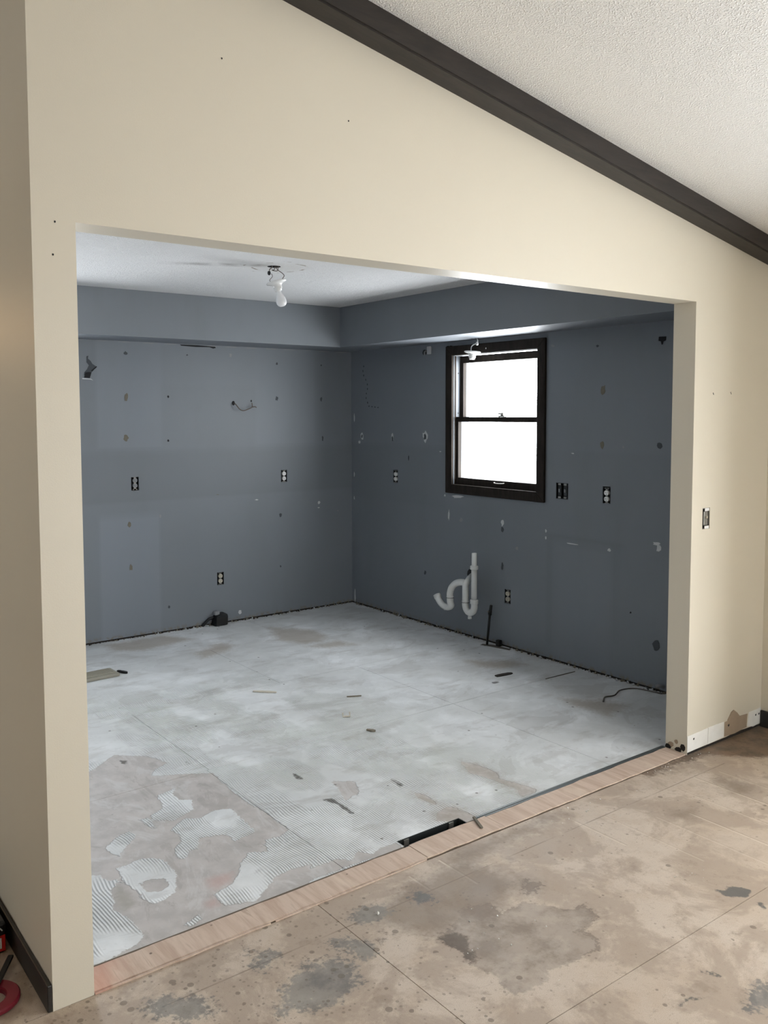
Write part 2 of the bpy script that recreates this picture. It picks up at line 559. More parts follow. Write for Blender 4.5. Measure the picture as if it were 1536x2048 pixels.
def sdf(P, poly):
    """signed distance, positive inside"""
    poly = np.asarray(poly, float)
    out = np.full(len(P), -0.25)
    lo, hi = poly.min(0) - 0.25, poly.max(0) + 0.25
    sel = np.where(((P > lo) & (P < hi)).all(1))[0]
    if not len(sel): return out
    Q = P[sel]
    d = np.full(len(Q), 9.0)
    ins = np.zeros(len(Q), bool)
    for i in range(len(poly)):
        a, b = poly[i], poly[(i + 1) % len(poly)]
        e = b - a
        w = Q - a
        t = np.clip((w @ e) / max(e @ e, 1e-12), 0, 1)
        d = np.minimum(d, np.hypot(*(w - t[:, None] * e).T))
        c = ((a[1] > Q[:, 1]) != (b[1] > Q[:, 1]))
        den = b[1] - a[1] if abs(b[1] - a[1]) > 1e-12 else 1e-12
        xi = a[0] + (Q[:, 1] - a[1]) * e[0] / den
        ins ^= c & (Q[:, 0] < xi)
    out[sel] = np.clip(np.where(ins, d, -d), -0.25, 0.25)
    return out


def union(P, polys):
    r = np.full(len(P), -0.25)
    for q in polys: r = np.maximum(r, sdf(P, q))
    return r


def lines(lo, hi, step, extra=()):
    a = list(np.linspace(lo, hi, max(2, int(round((hi - lo) / step)) + 1)))
    for e in extra:
        if lo < e < hi:
            a = [v for v in a if abs(v - e) > step * 0.3 or v in (lo, hi)] + [e]
    return sorted(a)


def plate(name, fn, us, vs, depth, mats, blind=(), through=(), blind_depth=0.06, attr=None, parent=None, back_mat=0, step_attr=None):
    """A wall slab over the grid us x vs. fn(u, v, w) maps to the world, w = depth into the wall.
    blind / through: rectangles (u0, u1, v0, v1) left open."""
    nu, nv = len(us), len(vs)
    V = []
    F = []
    MI = []
    idx = {}
    def vert(u, v, w):
        k = (round(u, 5), round(v, 5), round(w, 5))
        if k not in idx:
            idx[k] = len(V)
            V.append(fn(u, v, w))
        return idx[k]
    def inside(cu, cv, rects):
        return any(a < cu < b and c < cv < d for a, b, c, d in rects)
    UV = []
    for i in range(nu - 1):
        for j in range(nv - 1):
            cu, cv = (us[i] + us[i + 1]) / 2, (vs[j] + vs[j + 1]) / 2
            if inside(cu, cv, through): continue
            q = ((us[i], vs[j]), (us[i + 1], vs[j]), (us[i + 1], vs[j + 1]), (us[i], vs[j + 1]))
            w = blind_depth if inside(cu, cv, blind) else 0.0
            F.append([vert(a, b, w) for a, b in q])
            MI.append(0)
    def quad(p, q, w0, w1, mi=0):
        F.append([vert(*p, w0), vert(*q, w0), vert(*q, w1), vert(*p, w1)])
        MI.append(mi)
    for rects, d in ((blind, blind_depth), (through, depth)):
        for a, b, c, e in rects:
            uu = [u for u in us if a - 1e-6 <= u <= b + 1e-6]
            vv = [v for v in vs if c - 1e-6 <= v <= e + 1e-6]
            for k in range(len(uu) - 1):
                quad((uu[k], c), (uu[k + 1], c), 0.0, d)
                quad((uu[k], e), (uu[k + 1], e), 0.0, d)
            for k in range(len(vv) - 1):
                quad((a, vv[k]), (a, vv[k + 1]), 0.0, d)
                quad((b, vv[k]), (b, vv[k + 1]), 0.0, d)
    # rim
    for k in range(nu - 1):
        quad((us[k], vs[0]), (us[k + 1], vs[0]), 0.0, depth, back_mat)
        quad((us[k], vs[-1]), (us[k + 1], vs[-1]), 0.0, depth, back_mat)
    for k in range(nv - 1):
        quad((us[0], vs[k]), (us[0], vs[k + 1]), 0.0, depth)
        quad((us[-1], vs[k]), (us[-1], vs[k + 1]), 0.0, depth)
    # back
    bu = sorted({us[0], us[-1], *[r[0] for r in through], *[r[1] for r in through]})
    bv = sorted({vs[0], vs[-1], *[r[2] for r in through], *[r[3] for r in through]})
    for i in range(len(bu) - 1):
        for j in range(len(bv) - 1):
            if inside((bu[i] + bu[i + 1]) / 2, (bv[j] + bv[j + 1]) / 2, through): continue
            F.append([vert(a, b, depth) for a, b in ((bu[i], bv[j]), (bu[i + 1], bv[j]), (bu[i + 1], bv[j + 1]), (bu[i], bv[j + 1]))])
            MI.append(back_mat)
    me = bpy.data.meshes.new(name)
    me.from_pydata(V, [], F)
    me.polygons.foreach_set('material_index', MI)
    if attr:
        uvw = np.zeros((len(V), 2))
        for (u, v, w), i in idx.items(): uvw[i] = (u, v)
        for an, af in attr.items():
            at = me.attributes.new(an, 'FLOAT', 'POINT')
            at.data.foreach_set('value', np.asarray(af(uvw), dtype=np.float32))
    me.update()
    return link_mesh(name, me, mats, parent)


# ------------------------------------------------------------------ SHELL
# ceilings
bm = bmesh.new()
pts = [(-3.5, -5.5, zceil(-3.5)), (3.9, -5.5, zceil(3.9)), (3.9, -5.5, zceil(3.9) + 0.2), (-3.5, -5.5, zceil(-3.5) + 0.2)]
prism(bm, pts, (0, 10.7, 0))
props(obj('ceiling', bm, MAT['popcorn']), 'sloped white popcorn ceiling above the dark beam', kind='structure')

# kitchen ceiling with the round hole of the old light
bm = bmesh.new()
HX, HY, HR = 1.893, 1.962, 0.038
N = 24
ring = [(HX + HR * math.cos(2 * math.pi * k / N), HY + HR * math.sin(2 * math.pi * k / N)) for k in range(N)]
sq = []
for k in range(N):
    a = 2 * math.pi * k / N
    s = 1 / max(abs(math.cos(a)), abs(math.sin(a)))
    sq.append((HX + 0.3 * s * math.cos(a), HY + 0.3 * s * math.sin(a)))
va = [bm.verts.new((x, y, ZC)) for x, y in ring]
vb = [bm.verts.new((x, y, ZC)) for x, y in sq]
vt = [bm.verts.new((x, y, ZC + 0.05)) for x, y in ring]
for k in range(N):
    j = (k + 1) % N
    bm.faces.new((va[k], vb[k], vb[j], va[j]))
    bm.faces.new((va[k], va[j], vt[j], vt[k])).material_index = 1
bm.faces.new(vt[::-1]).material_index = 1
xs = [-0.0 + T * 0 + 0.05, HX - 0.3, HX + 0.3, XW + 0.05]
ys = [0.02, HY - 0.3, HY + 0.3, YB + 0.05]
for i in range(3):
    for j in range(3):
        if i == 1 and j == 1: continue
        bm.faces.new([bm.verts.new((x, y, ZC)) for x, y in ((xs[i], ys[j]), (xs[i], ys[j + 1]), (xs[i + 1], ys[j + 1]), (xs[i + 1], ys[j]))])
box(bm, (0.05, 0.05, ZC + 0.06), (XW + 0.1, YB + 0.1, ZC + 0.12))
props(obj('ceiling_kitchen', bm, [MAT['kceil'], MAT['darkhole']], recalc=False), 'flat white popcorn kitchen ceiling with a stained hole', kind='structure')

# front wall with the wide opening (cream), switch recess cut into the right pier
SWX, SWZ = 3.068, 1.116
sw_hole = (SWX - 0.030, SWX + 0.030, SWZ - 0.050, SWZ + 0.050)
xs = sorted({0.0, X0, X1, sw_hole[0], sw_hole[1], XR + 0.1} | set(np.linspace(X0, X1, 7)))
zs = [0.0, 0.012, sw_hole[2], sw_hole[3], H, 2.28]
op = (X0, X1, 0.0, H)
wall_front = plate('wall_front', lambda u, v, w: (u, w, v), xs, zs, T, [MAT['cream'], MAT['slate']], blind=[sw_hole], through=[op], back_mat=1)
bm = bmesh.new()
bm.from_mesh(wall_front.data)
prism(bm, [(0, 0, 2.28), (XR + 0.1, 0, 2.28), (XR + 0.1, 0, zceil(XR + 0.1) + 0.05), (0, 0, zceil(0) + 0.05)], (0, T, 0))
bm.to_mesh(wall_front.data)
bm.free()
props(wall_front, 'cream painted wall with a wide opening into the kitchen', kind='structure')

# wall dividing hall and kitchen
bm = bmesh.new()
box(bm, (0.0, T, 0.0), (X0, 5.1, zceil(0) + 0.05))
wl = props(obj('wall_left', bm, [MAT['cream'], MAT['slate']]), 'cream hall side wall left of the kitchen opening', kind='structure')
for pl in wl.data.polygons:
    if pl.normal.x > 0.5: pl.material_index = 1

# kitchen walls with recesses for the electrical boxes
OW, OH = 0.029, 0.049
back_outlets = [(1.743, 1.122), (2.994, 1.116), (2.414, 0.351)]
right_outlets = [(3.084, 1.114), (1.037, 1.110), (1.854, 0.355)]
dbl = (1.384, 1.116)


def rect(c, w=OW, h=OH):
    return (c[0] - w, c[0] + w, c[1] - h, c[1] + h)


def boxmask(P, a, b, c, d, s=0.012):
    q = np.minimum(np.minimum(P[:, 0] - a, b - P[:, 0]), np.minimum(P[:, 1] - c, d - P[:, 1]))
    return np.clip(q / s * 0.5 + 0.5, 0, 1)


def tone_back(P):
    t = np.zeros(len(P))
    t += 0.35 * boxmask(P, 1.475, 1.955, 1.36, 2.2)
    t += 0.15 * boxmask(P, 1.955, 2.72, 1.82, 2.2)
    t += 0.25 * boxmask(P, 2.72, 3.30, 1.36, 2.2)
    t -= 0.10 * boxmask(P, 1.955, 2.72, 1.40, 1.82)
    t -= 0.35 * boxmask(P, 0.5, 4.0, 0.98, 1.355)
    t += 0.45 * boxmask(P, 1.465, 1.93, 0.0, 0.90)
    t += 0.12 * boxmask(P, 2.25, 3.0, 0.0, 0.96)
    return t


def tone_right(P):
    t = np.zeros(len(P))
    t += 0.22 * boxmask(P, 2.48, 4.0, 1.37, 2.2)
    t += 0.22 * boxmask(P, 0.0, 1.52, 1.37, 2.2)
    t -= 0.25 * boxmask(P, 2.48, 4.0, 0.9, 1.37)
    t += 0.25 * boxmask(P, 1.0, 1.44, 0.0, 0.78)
    t -= 0.35 * boxmask(P, 0.9, 1.52, 0.79, 0.84)
    t -= 0.30 * boxmask(P, 1.44, 1.52, 0.1, 0.79)
    t -= 0.25 * boxmask(P, 0.93, 0.99, 0.2, 0.79)
    return t


bh = [rect(c) for c in back_outlets]
kd = [(0.20, 1.15, 0.9, 2.05)]                              # second window, unseen behind the left pier, added to light the kitchen
us = lines(0.05, XW + 0.0, 0.035, [v for r in bh + kd for v in r[:2]])
vs = lines(0.012, ZC, 0.035, [v for r in bh + kd for v in r[2:]])
wb = plate('wall_kitchen_back', lambda u, v, w: (u, YB + w, v), us, vs, 0.12, MAT['slate'], blind=bh, through=kd, attr={'tone': tone_back})
props(wb, 'slate grey back kitchen wall with patched holes', kind='structure')
WY0, WY1, WZ0, WZ1 = 1.575, 2.405, 1.085, 2.045          # rough window opening
rh = [rect(c) for c in right_outlets] + [rect(dbl, 0.050, 0.052)]
th = [(WY0, WY1, WZ0, WZ1)]
us = lines(T - 0.02, YB + 0.1, 0.035, [v for r in rh + th for v in r[:2]])
vs = lines(0.012, ZC, 0.035, [v for r in rh + th for v in r[2:]])
wr = plate('wall_kitchen_right', lambda u, v, w: (XW + w, u, v), us, vs, 0.15, MAT['slate'], blind=rh, through=th, attr={'tone': tone_right})
props(wr, 'slate grey kitchen wall around the window', kind='structure')

# dark gap under the kitchen walls
bm = bmesh.new()
box(bm, (0.05, YB + 0.004, -0.02), (XW, YB + 0.1, 0.014))
props(obj('trim_4', bm, MAT['gap']), 'dark grimy gap along the foot of the back wall', kind='structure')
bm = bmesh.new()
box(bm, (XW + 0.004, 0.1, -0.02), (XW + 0.12, YB + 0.1, 0.014))
props(obj('trim_5', bm, MAT['gap']), 'dark grimy gap along the foot of the window wall', kind='structure')

# soffit, an L along both kitchen walls
bm = bmesh.new()
prism(bm, [(X0 + 0.001, YB - 0.001, ZS), (X0 + 0.001, YB - SD, ZS), (XW - SD, YB - SD, ZS), (XW - SD, T + 0.001, ZS), (XW - 0.001, T + 0.001, ZS), (XW - 0.001, YB - 0.001, ZS)], (0, 0, ZC - ZS - 0.001))
props(obj('soffit', bm, MAT['slate']), 'boxed slate grey soffit under the kitchen ceiling', kind='structure')

# living room outer walls
pd = (-2.4, -1.3, 0.06, 2.06)
w = plate('wall_right', lambda u, v, w: (XR + w, u, v), sorted({-4.4, 0.12, pd[0], pd[1]}), sorted({0.0, pd[2], pd[3], 2.55}), 0.15, MAT['cream'], through=[pd])
props(w, 'cream wall of the front room at the right edge', kind='structure')
rw = (1.45, 2.05, 0.06, 2.06)
us = sorted({-3.5, 3.9, rw[0], rw[1]})
vs = sorted({0.0, rw[2], rw[3], 3.9})
w = plate('wall_rear', lambda u, v, w: (u, -4.2 - w, v), us, vs, 0.15, MAT['cream'], through=[rw])
props(w, 'cream wall behind the viewer with an added glass patio door', kind='structure')
hw = (1.6, 2.4, 1.1, 2.0)
w = plate('wall_far_left', lambda u, v, w: (-3.4 - w, u, v), sorted({-5.5, 5.2, hw[0], hw[1]}), sorted({0.0, 3.9, hw[2], hw[3]}), 0.2, MAT['panelling'], through=[hw])
props(w, 'unseen far left wall of the front room, invented pale panelling toned for bounce light', kind='structure')
props(obj('wall_hall_end', B((-3.5, 5.0, 0), (0.2, 5.2, 3.9)), MAT['cream']), 'cream wall at the end of the hall', kind='structure')

# unseen windows and glass doors, added to bring in daylight
def glass_door(name, lo, width, height, rotz, label):
    """two glazed leaves in a dark frame; local x along the width, y through the wall"""
    root = props(empty(name, lo), label, kind='structure')
    root.rotation_euler = (0, 0, rotz)
    f, m = 0.05, width / 2
    for a, b in (((0, 0), (f, height)), ((width - f, 0), (width, height)), ((f, 0), (width - f, f)), ((f, height - f), (width - f, height)), ((m - .03, f), (m + .03, height - f))):
        obj('door_frame', B((a[0], 0, a[1]), (b[0], 0.06, b[1])), MAT['trim'], root)
    for a, b in ((f, m - .03), (m + .03, width - f)):
        obj('pane', B((a, 0.027, f), (b, 0.033, height - f)), MAT['glass'], root)


glass_door('added_door_1', (rw[0], -4.30, rw[2]), rw[1] - rw[0], 2.0, 0.0, 'unseen dark framed glass door added for daylight behind the viewer')
glass_door('added_window_2', (0.20, YB + 0.03, 0.9), 0.95, 1.15, 0.0, 'unseen second kitchen window added to light the kitchen, left of the view')
glass_door('added_window_3', (-3.47, 1.6, 1.1), 0.8, 0.9, HALF, 'unseen hall window added to light the hall wall, left of the view')
glass_door('added_door_2', (XR + 0.11, pd[0], pd[2]), pd[1] - pd[0], 2.0, HALF, 'unseen dark framed glass patio door added for daylight on the right wall')

# dark beam under the sloped ceiling
bm = bmesh.new()
XA = -0.35
prism(bm, [(XA, 0, zbeam(XA)), (XR, 0, zbeam(XR)), (XR, 0, zceil(XR) + 0.03), (XA, 0, zceil(XA) + 0.03)], (0, -0.086, 0))
beam = props(obj('trim_1', bm, MAT['beam']), 'long dark stained wooden beam under the sloped ceiling', kind='structure')
bm = bmesh.new()
prism(bm, [(XA, -0.0865, zbeam(XA) + 0.006), (XR, -0.0865, zbeam(XR) + 0.006), (XR, -0.0865, zbeam(XR) + 0.030), (XA, -0.0865, zbeam(XA) + 0.030)], (0, -0.006, 0))
obj('beam_molding', bm, MAT['beam'], beam)

# baseboards
bm = B((-0.014, 0.0, 0.0), (-0.001, 5.0, 0.076), 0.003)
props(obj('baseboard_left', bm, MAT['blackbase']), 'black baseboard along the hall wall', kind='structure')
bm = B((XR - 0.014, -1.1, 0.0), (XR - 0.001, -0.004, 0.085), 0.003)
props(obj('baseboard_right', bm, MAT['blackbase']), 'short black baseboard on the right wall', kind='structure')

# ------------------------------------------------------------------ FLOORS
BARE = {
'b1':[(0.633,1.518),(0.714,1.578),(0.792,1.637),(0.921,1.518),(0.954,1.397),(0.873,1.356),(0.837,1.304),(1.066,1.17),(1.054,1.008),(1.046,0.804),(1.064,0.66),(1.061,0.502),(1.007,0.477),(0.952,0.491),(0.926,0.462),(0.906,0.402),(0.842,0.438),(0.786,0.39),(0.751,0.33),(0.705,0.293),(0.616,0.259),(0.611,0.177),(0.703,0.14),(0.748,0.171),(0.839,0.228),(0.917,0.241),(0.981,0.23),(0.898,0.103),(0.562,0.08),(0.225,0.08),(0.08,0.08),(0.08,1.3)],
'b2':[(0.814,0.162),(0.905,0.198),(1.018,0.202),(1.077,0.204),(1.113,0.165),(1.174,0.202),(1.201,0.157),(1.275,0.174),(1.333,0.168),(1.321,0.115),(1.071,0.14),(0.797,0.134)],
'b3':[(1.449,0.769),(1.522,0.714),(1.501,0.646),(1.459,0.58),(1.437,0.597),(1.39,0.578),(1.423,0.672)],
'b4':[(1.603,0.26),(1.68,0.276),(1.706,0.256),(1.717,0.16),(1.718,0.103),(1.645,0.13),(1.566,0.211)],
'b5':[(2.049,0.59),(2.086,0.517),(2.095,0.393),(2.054,0.339),(2.081,0.265),(2.105,0.167),(2.06,0.149),(1.995,0.16),(2.034,0.22),(2.018,0.394),(1.99,0.472)],
'b6':[(1.661,0.46),(1.683,0.427),(1.674,0.317),(1.653,0.326),(1.641,0.412)],
}
ISLE = {
'i1':[(0.412,0.622),(0.496,0.633),(0.536,0.623),(0.571,0.589),(0.579,0.533),(0.571,0.454),(0.539,0.407),(0.524,0.356),(0.478,0.33),(0.428,0.331),(0.413,0.379),(0.41,0.459),(0.403,0.532)],
'i2':[(0.305,0.641),(0.351,0.613),(0.36,0.553),(0.398,0.559),(0.373,0.52),(0.342,0.492),(0.33,0.42),(0.307,0.385),(0.326,0.309),(0.337,0.242),(0.335,0.186),(0.306,0.153),(0.235,0.135),(0.10,0.13),(0.10,0.64)],
'i3':[(0.688,0.775),(0.77,0.834),(0.821,0.796),(0.906,0.827),(0.964,0.8),(0.959,0.707),(0.951,0.577),(0.906,0.553),(0.845,0.543),(0.846,0.613),(0.805,0.629),(0.756,0.652),(0.708,0.578),(0.678,0.587),(0.634,0.53),(0.626,0.574),(0.64,0.629),(0.685,0.664),(0.7,0.723)],
'i4':[(0.675,0.937),(0.753,0.975),(0.769,1.098),(0.87,1.12),(0.828,1.071),(0.829,1.001),(0.872,0.969),(0.836,0.88),(0.776,0.861),(0.737,0.844),(0.669,0.895)],
'i5':[(0.626,0.943),(0.658,0.927),(0.651,0.826),(0.64,0.827),(0.632,0.893)],
'i6':[(0.433,0.785),(0.498,0.847),(0.555,0.862),(0.568,0.808),(0.516,0.764),(0.454,0.704),(0.441,0.727)],
'i7':[(0.46,0.159),(0.521,0.183),(0.518,0.155),(0.471,0.141)]}
I1H = [(0.44,0.482),(0.487,0.481),(0.527,0.463),(0.523,0.407),(0.483,0.387),(0.442,0.412)]
PINK = [[(0.634,0.37),(0.688,0.366),(0.737,0.352),(0.705,0.293),(0.629,0.283),(0.617,0.314)], [(0.555,0.23),(0.612,0.251),(0.608,0.19),(0.566,0.19)]]
YEL = [[(0.374,0.508),(0.392,0.439),(0.381,0.361),(0.341,0.349),(0.337,0.425)]]
DARK = [[(1.351,0.947),(1.365,0.937),(1.359,0.862),(1.336,0.88)], [(1.306,0.649),(1.353,0.629),(1.352,0.553),(1.347,0.454),(1.33,0.466),(1.335,0.566)],
        [(1.667,0.647),(1.677,0.623),(1.679,0.544),(1.649,0.542),(1.664,0.607)], [(1.028,1.372),(1.038,1.302),(1.026,1.322)],
        [(0.785,1.567),(0.814,1.534),(0.793,1.498),(0.78,1.518)], [(1.433,0.747),(1.455,0.727),(1.445,0.713),(1.433,0.731)],
        [(3.0,1.33),(3.02,1.36),(3.06,1.35),(3.05,1.32)]]
TAN = [[(2.642,3.346),(2.857,3.107),(2.864,2.883),(2.734,2.742),(2.595,2.781),(2.497,2.99)], [(2.564,2.708),(2.853,2.718),(2.886,2.527),(2.679,2.588)],
       [(1.882,3.041),(2.148,3.155),(2.189,3.059),(2.095,2.94),(1.86,2.879)], [(1.468,3.609),(1.908,3.613),(2.041,3.372),(1.627,3.297),(1.456,3.427)],
       [(3.222,1.788),(3.438,1.623),(3.476,1.476),(3.239,1.54),(3.177,1.703)], [(3.114,0.922),(3.273,0.756),(3.335,0.621),(3.097,0.55),(3.078,0.816)],
       BARE['b5'], BARE['b6'], BARE['b4']]


def k_thin(P):
    t = np.full(len(P), 0.2)
    for q in BARE.values(): t = np.minimum(t, -sdf(P, q))
    t = np.maximum(t, union(P, ISLE.values()))
    return np.minimum(t, -sdf(P, I1H))


def k_ridge(P):
    r = np.clip((2.4 - P[:, 0]) / 0.4, 0, 1) * np.clip((2.6 - P[:, 1]) / 0.4, 0, 1)
    near = np.clip((union(P, ISLE.values()) + 0.02) / 0.02, 0, 1)
    return np.maximum(r * 1.0, near * 1.15)


SLOT = (1.335, 1.655, 0.121, 0.178)
KATT = {'thin': k_thin, 'ridge': k_ridge, 'pink': lambda P: union(P, PINK), 'yellow': lambda P: union(P, YEL),
        'dark': lambda P: union(P, DARK), 'tan': lambda P: union(P, TAN)}
kf = empty('floor_kitchen', (0, 0, 0))
props(kf, 'kitchen floor of cement boards smeared with white thinset', kind='structure')
bm = bmesh.new()
YF = 0.129
for a, b in (((X0 - 0.02, YF, -0.06), (SLOT[0], YB + 0.1, -0.016)), ((SLOT[1], YF, -0.06), (XW + 0.1, YB + 0.1, -0.016)), ((SLOT[0], SLOT[3], -0.06), (SLOT[1], YB + 0.1, -0.016))):
    box(bm, a, b)
obj('floor_base', bm, MAT['kslab'], kf)
rows = [(YF, 1.21, (1.062, 2.572)), (1.21, 2.122, (1.072, 2.572)), (2.122, 3.036, (0.48, 1.998, 3.52)), (3.036, YB + 0.02, (1.1, 2.62))]
G = 0.0012
for y0, y1, seams in rows:
    cuts = [X0 - 0.01, *seams, XW + 0.02]
    for x0, x1 in zip(cuts, cuts[1:]):
        hole = []
        ex_u, ex_v = (), ()
        if y0 == YF and x0 < SLOT[0] and x1 > SLOT[1]:
            hole = [(SLOT[0], SLOT[1], y0 + (G if y0 > YF else 0), SLOT[3])]
            ex_u, ex_v = SLOT[:2], (SLOT[3],)
        us = lines(x0 + G, x1 - G, 0.014, ex_u)
        vs = lines(y0 + (G if y0 > YF else 0), y1 - G, 0.014, ex_v)
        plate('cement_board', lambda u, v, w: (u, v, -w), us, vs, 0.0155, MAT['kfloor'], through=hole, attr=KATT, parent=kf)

# front room subfloor
GREY = [[(1.064,-0.375),(1.07,-0.436),(1.069,-0.491),(1.06,-0.538),(1.07,-0.614),(1.045,-0.644),(1.041,-0.689),(1.081,-0.719),(1.143,-0.718),(1.172,-0.724),(1.324,-0.59),(1.26,-0.503),(1.289,-0.444),(1.315,-0.337),(1.201,-0.315),(1.126,-0.362)],
        [(1.527,-0.298),(1.543,-0.349),(1.485,-0.38),(1.449,-0.371)],
        [(1.2,-0.40),(1.417,-0.40),(1.453,-0.451),(1.479,-0.516),(1.55,-0.535),(1.549,-0.58),(1.514,-0.608),(1.48,-0.604),(1.422,-0.614),(1.433,-0.643),(1.444,-0.682),(1.408,-0.704),(1.329,-0.703),(1.257,-0.704),(1.154,-0.681),(1.122,-0.675)]]
GSOFT = [[(1.455,-0.143),(1.508,-0.196),(1.498,-0.227),(1.457,-0.208),(1.434,-0.165)], [(1.524,-0.246),(1.546,-0.337),(1.521,-0.366),(1.469,-0.373),(1.467,-0.313)],
         [(1.441,-0.008),(1.641,-0.021),(1.935,-0.006),(2.029,-0.054),(1.855,-0.078),(1.68,-0.091),(1.45,-0.108),(1.381,-0.074)],
         [(2.827,-0.201),(2.889,-0.303),(2.873,-0.397),(2.779,-0.403),(2.733,-0.317)], [(2.395,-0.284),(2.476,-0.344),(2.394,-0.397),(2.344,-0.337)],
         [(1.0,-0.12),(1.45,-0.05),(1.5,-0.30),(1.25,-0.40),(1.05,-0.36),(0.95,-0.22)]]
WET = [[(2.567,0.023),(2.769,0.002),(2.935,0.0),(3.168,0.02),(3.65,0.02),(3.65,-0.30),(3.233,-0.243),(3.124,-0.145),(3.035,-0.062),(2.832,-0.031),(2.607,-0.035)]]
BROWN = [[(1.059,-0.381),(1.115,-0.374),(1.127,-0.402),(1.133,-0.436),(1.096,-0.475),(1.071,-0.52),(1.051,-0.509),(1.066,-0.461),(1.055,-0.426)], [(0.899,-0.27),(0.963,-0.279),(0.955,-0.288),(0.902,-0.282)]]
BLUE = [[(0.911,-0.129),(0.967,-0.118),(1.05,-0.115),(1.035,-0.158),(0.98,-0.181),(0.938,-0.181),(0.892,-0.187)], [(1.163,-0.143),(1.217,-0.172),(1.189,-0.197),(1.129,-0.191)],
        [(0.792,-0.19),(0.84,-0.187),(0.84,-0.226),(0.863,-0.281),(0.848,-0.315),(0.811,-0.297),(0.799,-0.252),(0.769,-0.247)],
        [(0.681,-0.235),(0.745,-0.266),(0.779,-0.326),(0.749,-0.381),(0.687,-0.423),(0.623,-0.406),(0.566,-0.41),(0.492,-0.384),(0.513,-0.324),(0.608,-0.275)],
        [(0.224,-0.109),(0.264,-0.13),(0.288,-0.166),(0.343,-0.18),(0.349,-0.229),(0.359,-0.27),(0.274,-0.239),(0.202,-0.161)],
        [(0.582,-0.122),(0.61,-0.143),(0.569,-0.193),(0.538,-0.179),(0.537,-0.149)], [(0.543,-0.057),(0.564,-0.072),(0.549,-0.098),(0.533,-0.085)],
        [(1.553,-1.091),(1.612,-1.086),(1.643,-1.108),(1.593,-1.146),(1.514,-1.118)]]
SMEAR = [[(1.989,-0.734),(2.009,-0.762),(2.037,-0.752),(2.071,-0.777),(2.082,-0.811),(2.028,-0.825),(1.982,-0.784),(1.983,-0.76)], [(2.023,-0.85),(2.039,-0.868),(2.018,-0.904),(2.012,-0.888)],
         [(1.558,-0.958),(1.584,-0.982),(1.59,-1.017),(1.575,-0.997)], [(1.38,-0.994),(1.431,-0.999),(1.466,-1.026),(1.44,-1.023),(1.399,-1.0),(1.373,-1.013)]]


def f_spat(P):
    x, y = P[:, 0], P[:, 1]
    a = np.clip((1.15 - x) / 0.5, 0, 1) * 0.50
    b = np.exp(-((x - 0.75) ** 2 + (y + 0.25) ** 2) / 0.03) * 0.4
    return 0.07 + a + b


FATT = {'grey': lambda P: union(P, GREY), 'greysoft': lambda P: union(P, GSOFT), 'wet': lambda P: union(P, WET), 'brown': lambda P: union(P, BROWN),
        'blue': lambda P: union(P, BLUE), 'smear': lambda P: union(P, SMEAR), 'spatter': f_spat}
fl = empty('floor')
props(fl, 'stained tan particle board subfloor of the front room', kind='structure')
bm = bmesh.new()
box(bm, (-3.5, -5.5, -0.06), (3.9, YF, -0.0165))
box(bm, (-3.5, YF, -0.06), (0.03, 5.2, -0.0165))
obj('floor_base', bm, MAT['slab'], fl)
sheets = [(-0.36, 0.8605, -1.5, 0.0, 0.012), (0.8605, 3.64, -0.833, 0.0, 0.012), (0.8605, 3.64, -1.8, -0.833, 0.012), (-0.36, 0.05, 0.0, 1.3, 0.012),
          (-3.5, -0.36, -1.5, 1.3, 0.2), (-3.5, 0.8605, -5.4, -1.5, 0.2), (0.8605, 3.64, -5.4, -1.8, 0.2), (-3.5, 0.05, 1.3, 5.1, 0.2)]
for x0, x1, y0, y1, st in sheets:
    us = lines(x0 + G, x1 - G, st)
    vs = lines(y0 + G, y1 - G, st)
    plate('subfloor_panel', lambda u, v, w: (u, v, -w), us, vs, 0.016, MAT['subfloor'], attr=FATT, parent=fl)

# plywood threshold in three pieces
th_ = empty('trim_2')
props(th_, 'raw plywood threshold strip across the opening', kind='structure')
obj('threshold_base', B((X0 + 0.001, 0.001, -0.016), (X1 - 0.001, 0.119, 0.0005)), MAT['slab'], th_)


def wavy_plank(x0, x1, y0, y1, z0, z1, name, parent, amp=0.003, mat='threshold'):
    k = max(3, int((x1 - x0) / 0.05))
    xs = np.linspace(x0, x1, k)
    fr = [(x, y0 + amp * (random.random() - 0.5) * 2, z0) for x in xs]
    bk = [(x, y1 + amp * (random.random() - 0.5) * 2, z0) for x in xs[::-1]]
    bm = bmesh.new()
    prism(bm, fr + bk, (0, 0, z1 - z0))
    return obj(name, bm, MAT[mat], parent)


wavy_plank(X0 + 0.002, 1.3425, 0.007, 0.112, 0.001, 0.0065, 'plywood_piece', th_)
wavy_plank(1.3455, 1.7385, 0.006, 0.1165, 0.001, 0.0068, 'plywood_piece', th_)
wavy_plank(1.7415, X1 - 0.004, 0.004, 0.110, 0.001, 0.0062, 'plywood_piece', th_)
# thin pale lip along the front edge
wavy_plank(X0 + 0.002, 0.68, -0.004, 0.004, 0.0003, 0.0045, 'plywood_lip', th_, 0.002)
wavy_plank(0.70, 1.335, -0.002, 0.004, 0.0003, 0.004, 'plywood_lip', th_, 0.0015)

# metal edge strip right of the vent
st = props(obj('trim_3', B((1.70, 0.1125, 0.0012), (X1 - 0.002, 0.136, 0.006), 0.0015), MAT['strip']), 'dull grey metal edging strip along the kitchen floor', kind='structure')
obj('rib', B((1.70, 0.122, 0.0058), (X1 - 0.002, 0.1265, 0.0085)), MAT['strip'], st)
obj('rib', B((X0 + 0.002, 0.118, -0.012), (1.33, 0.1285, 0.0)), MAT['slab'], st)

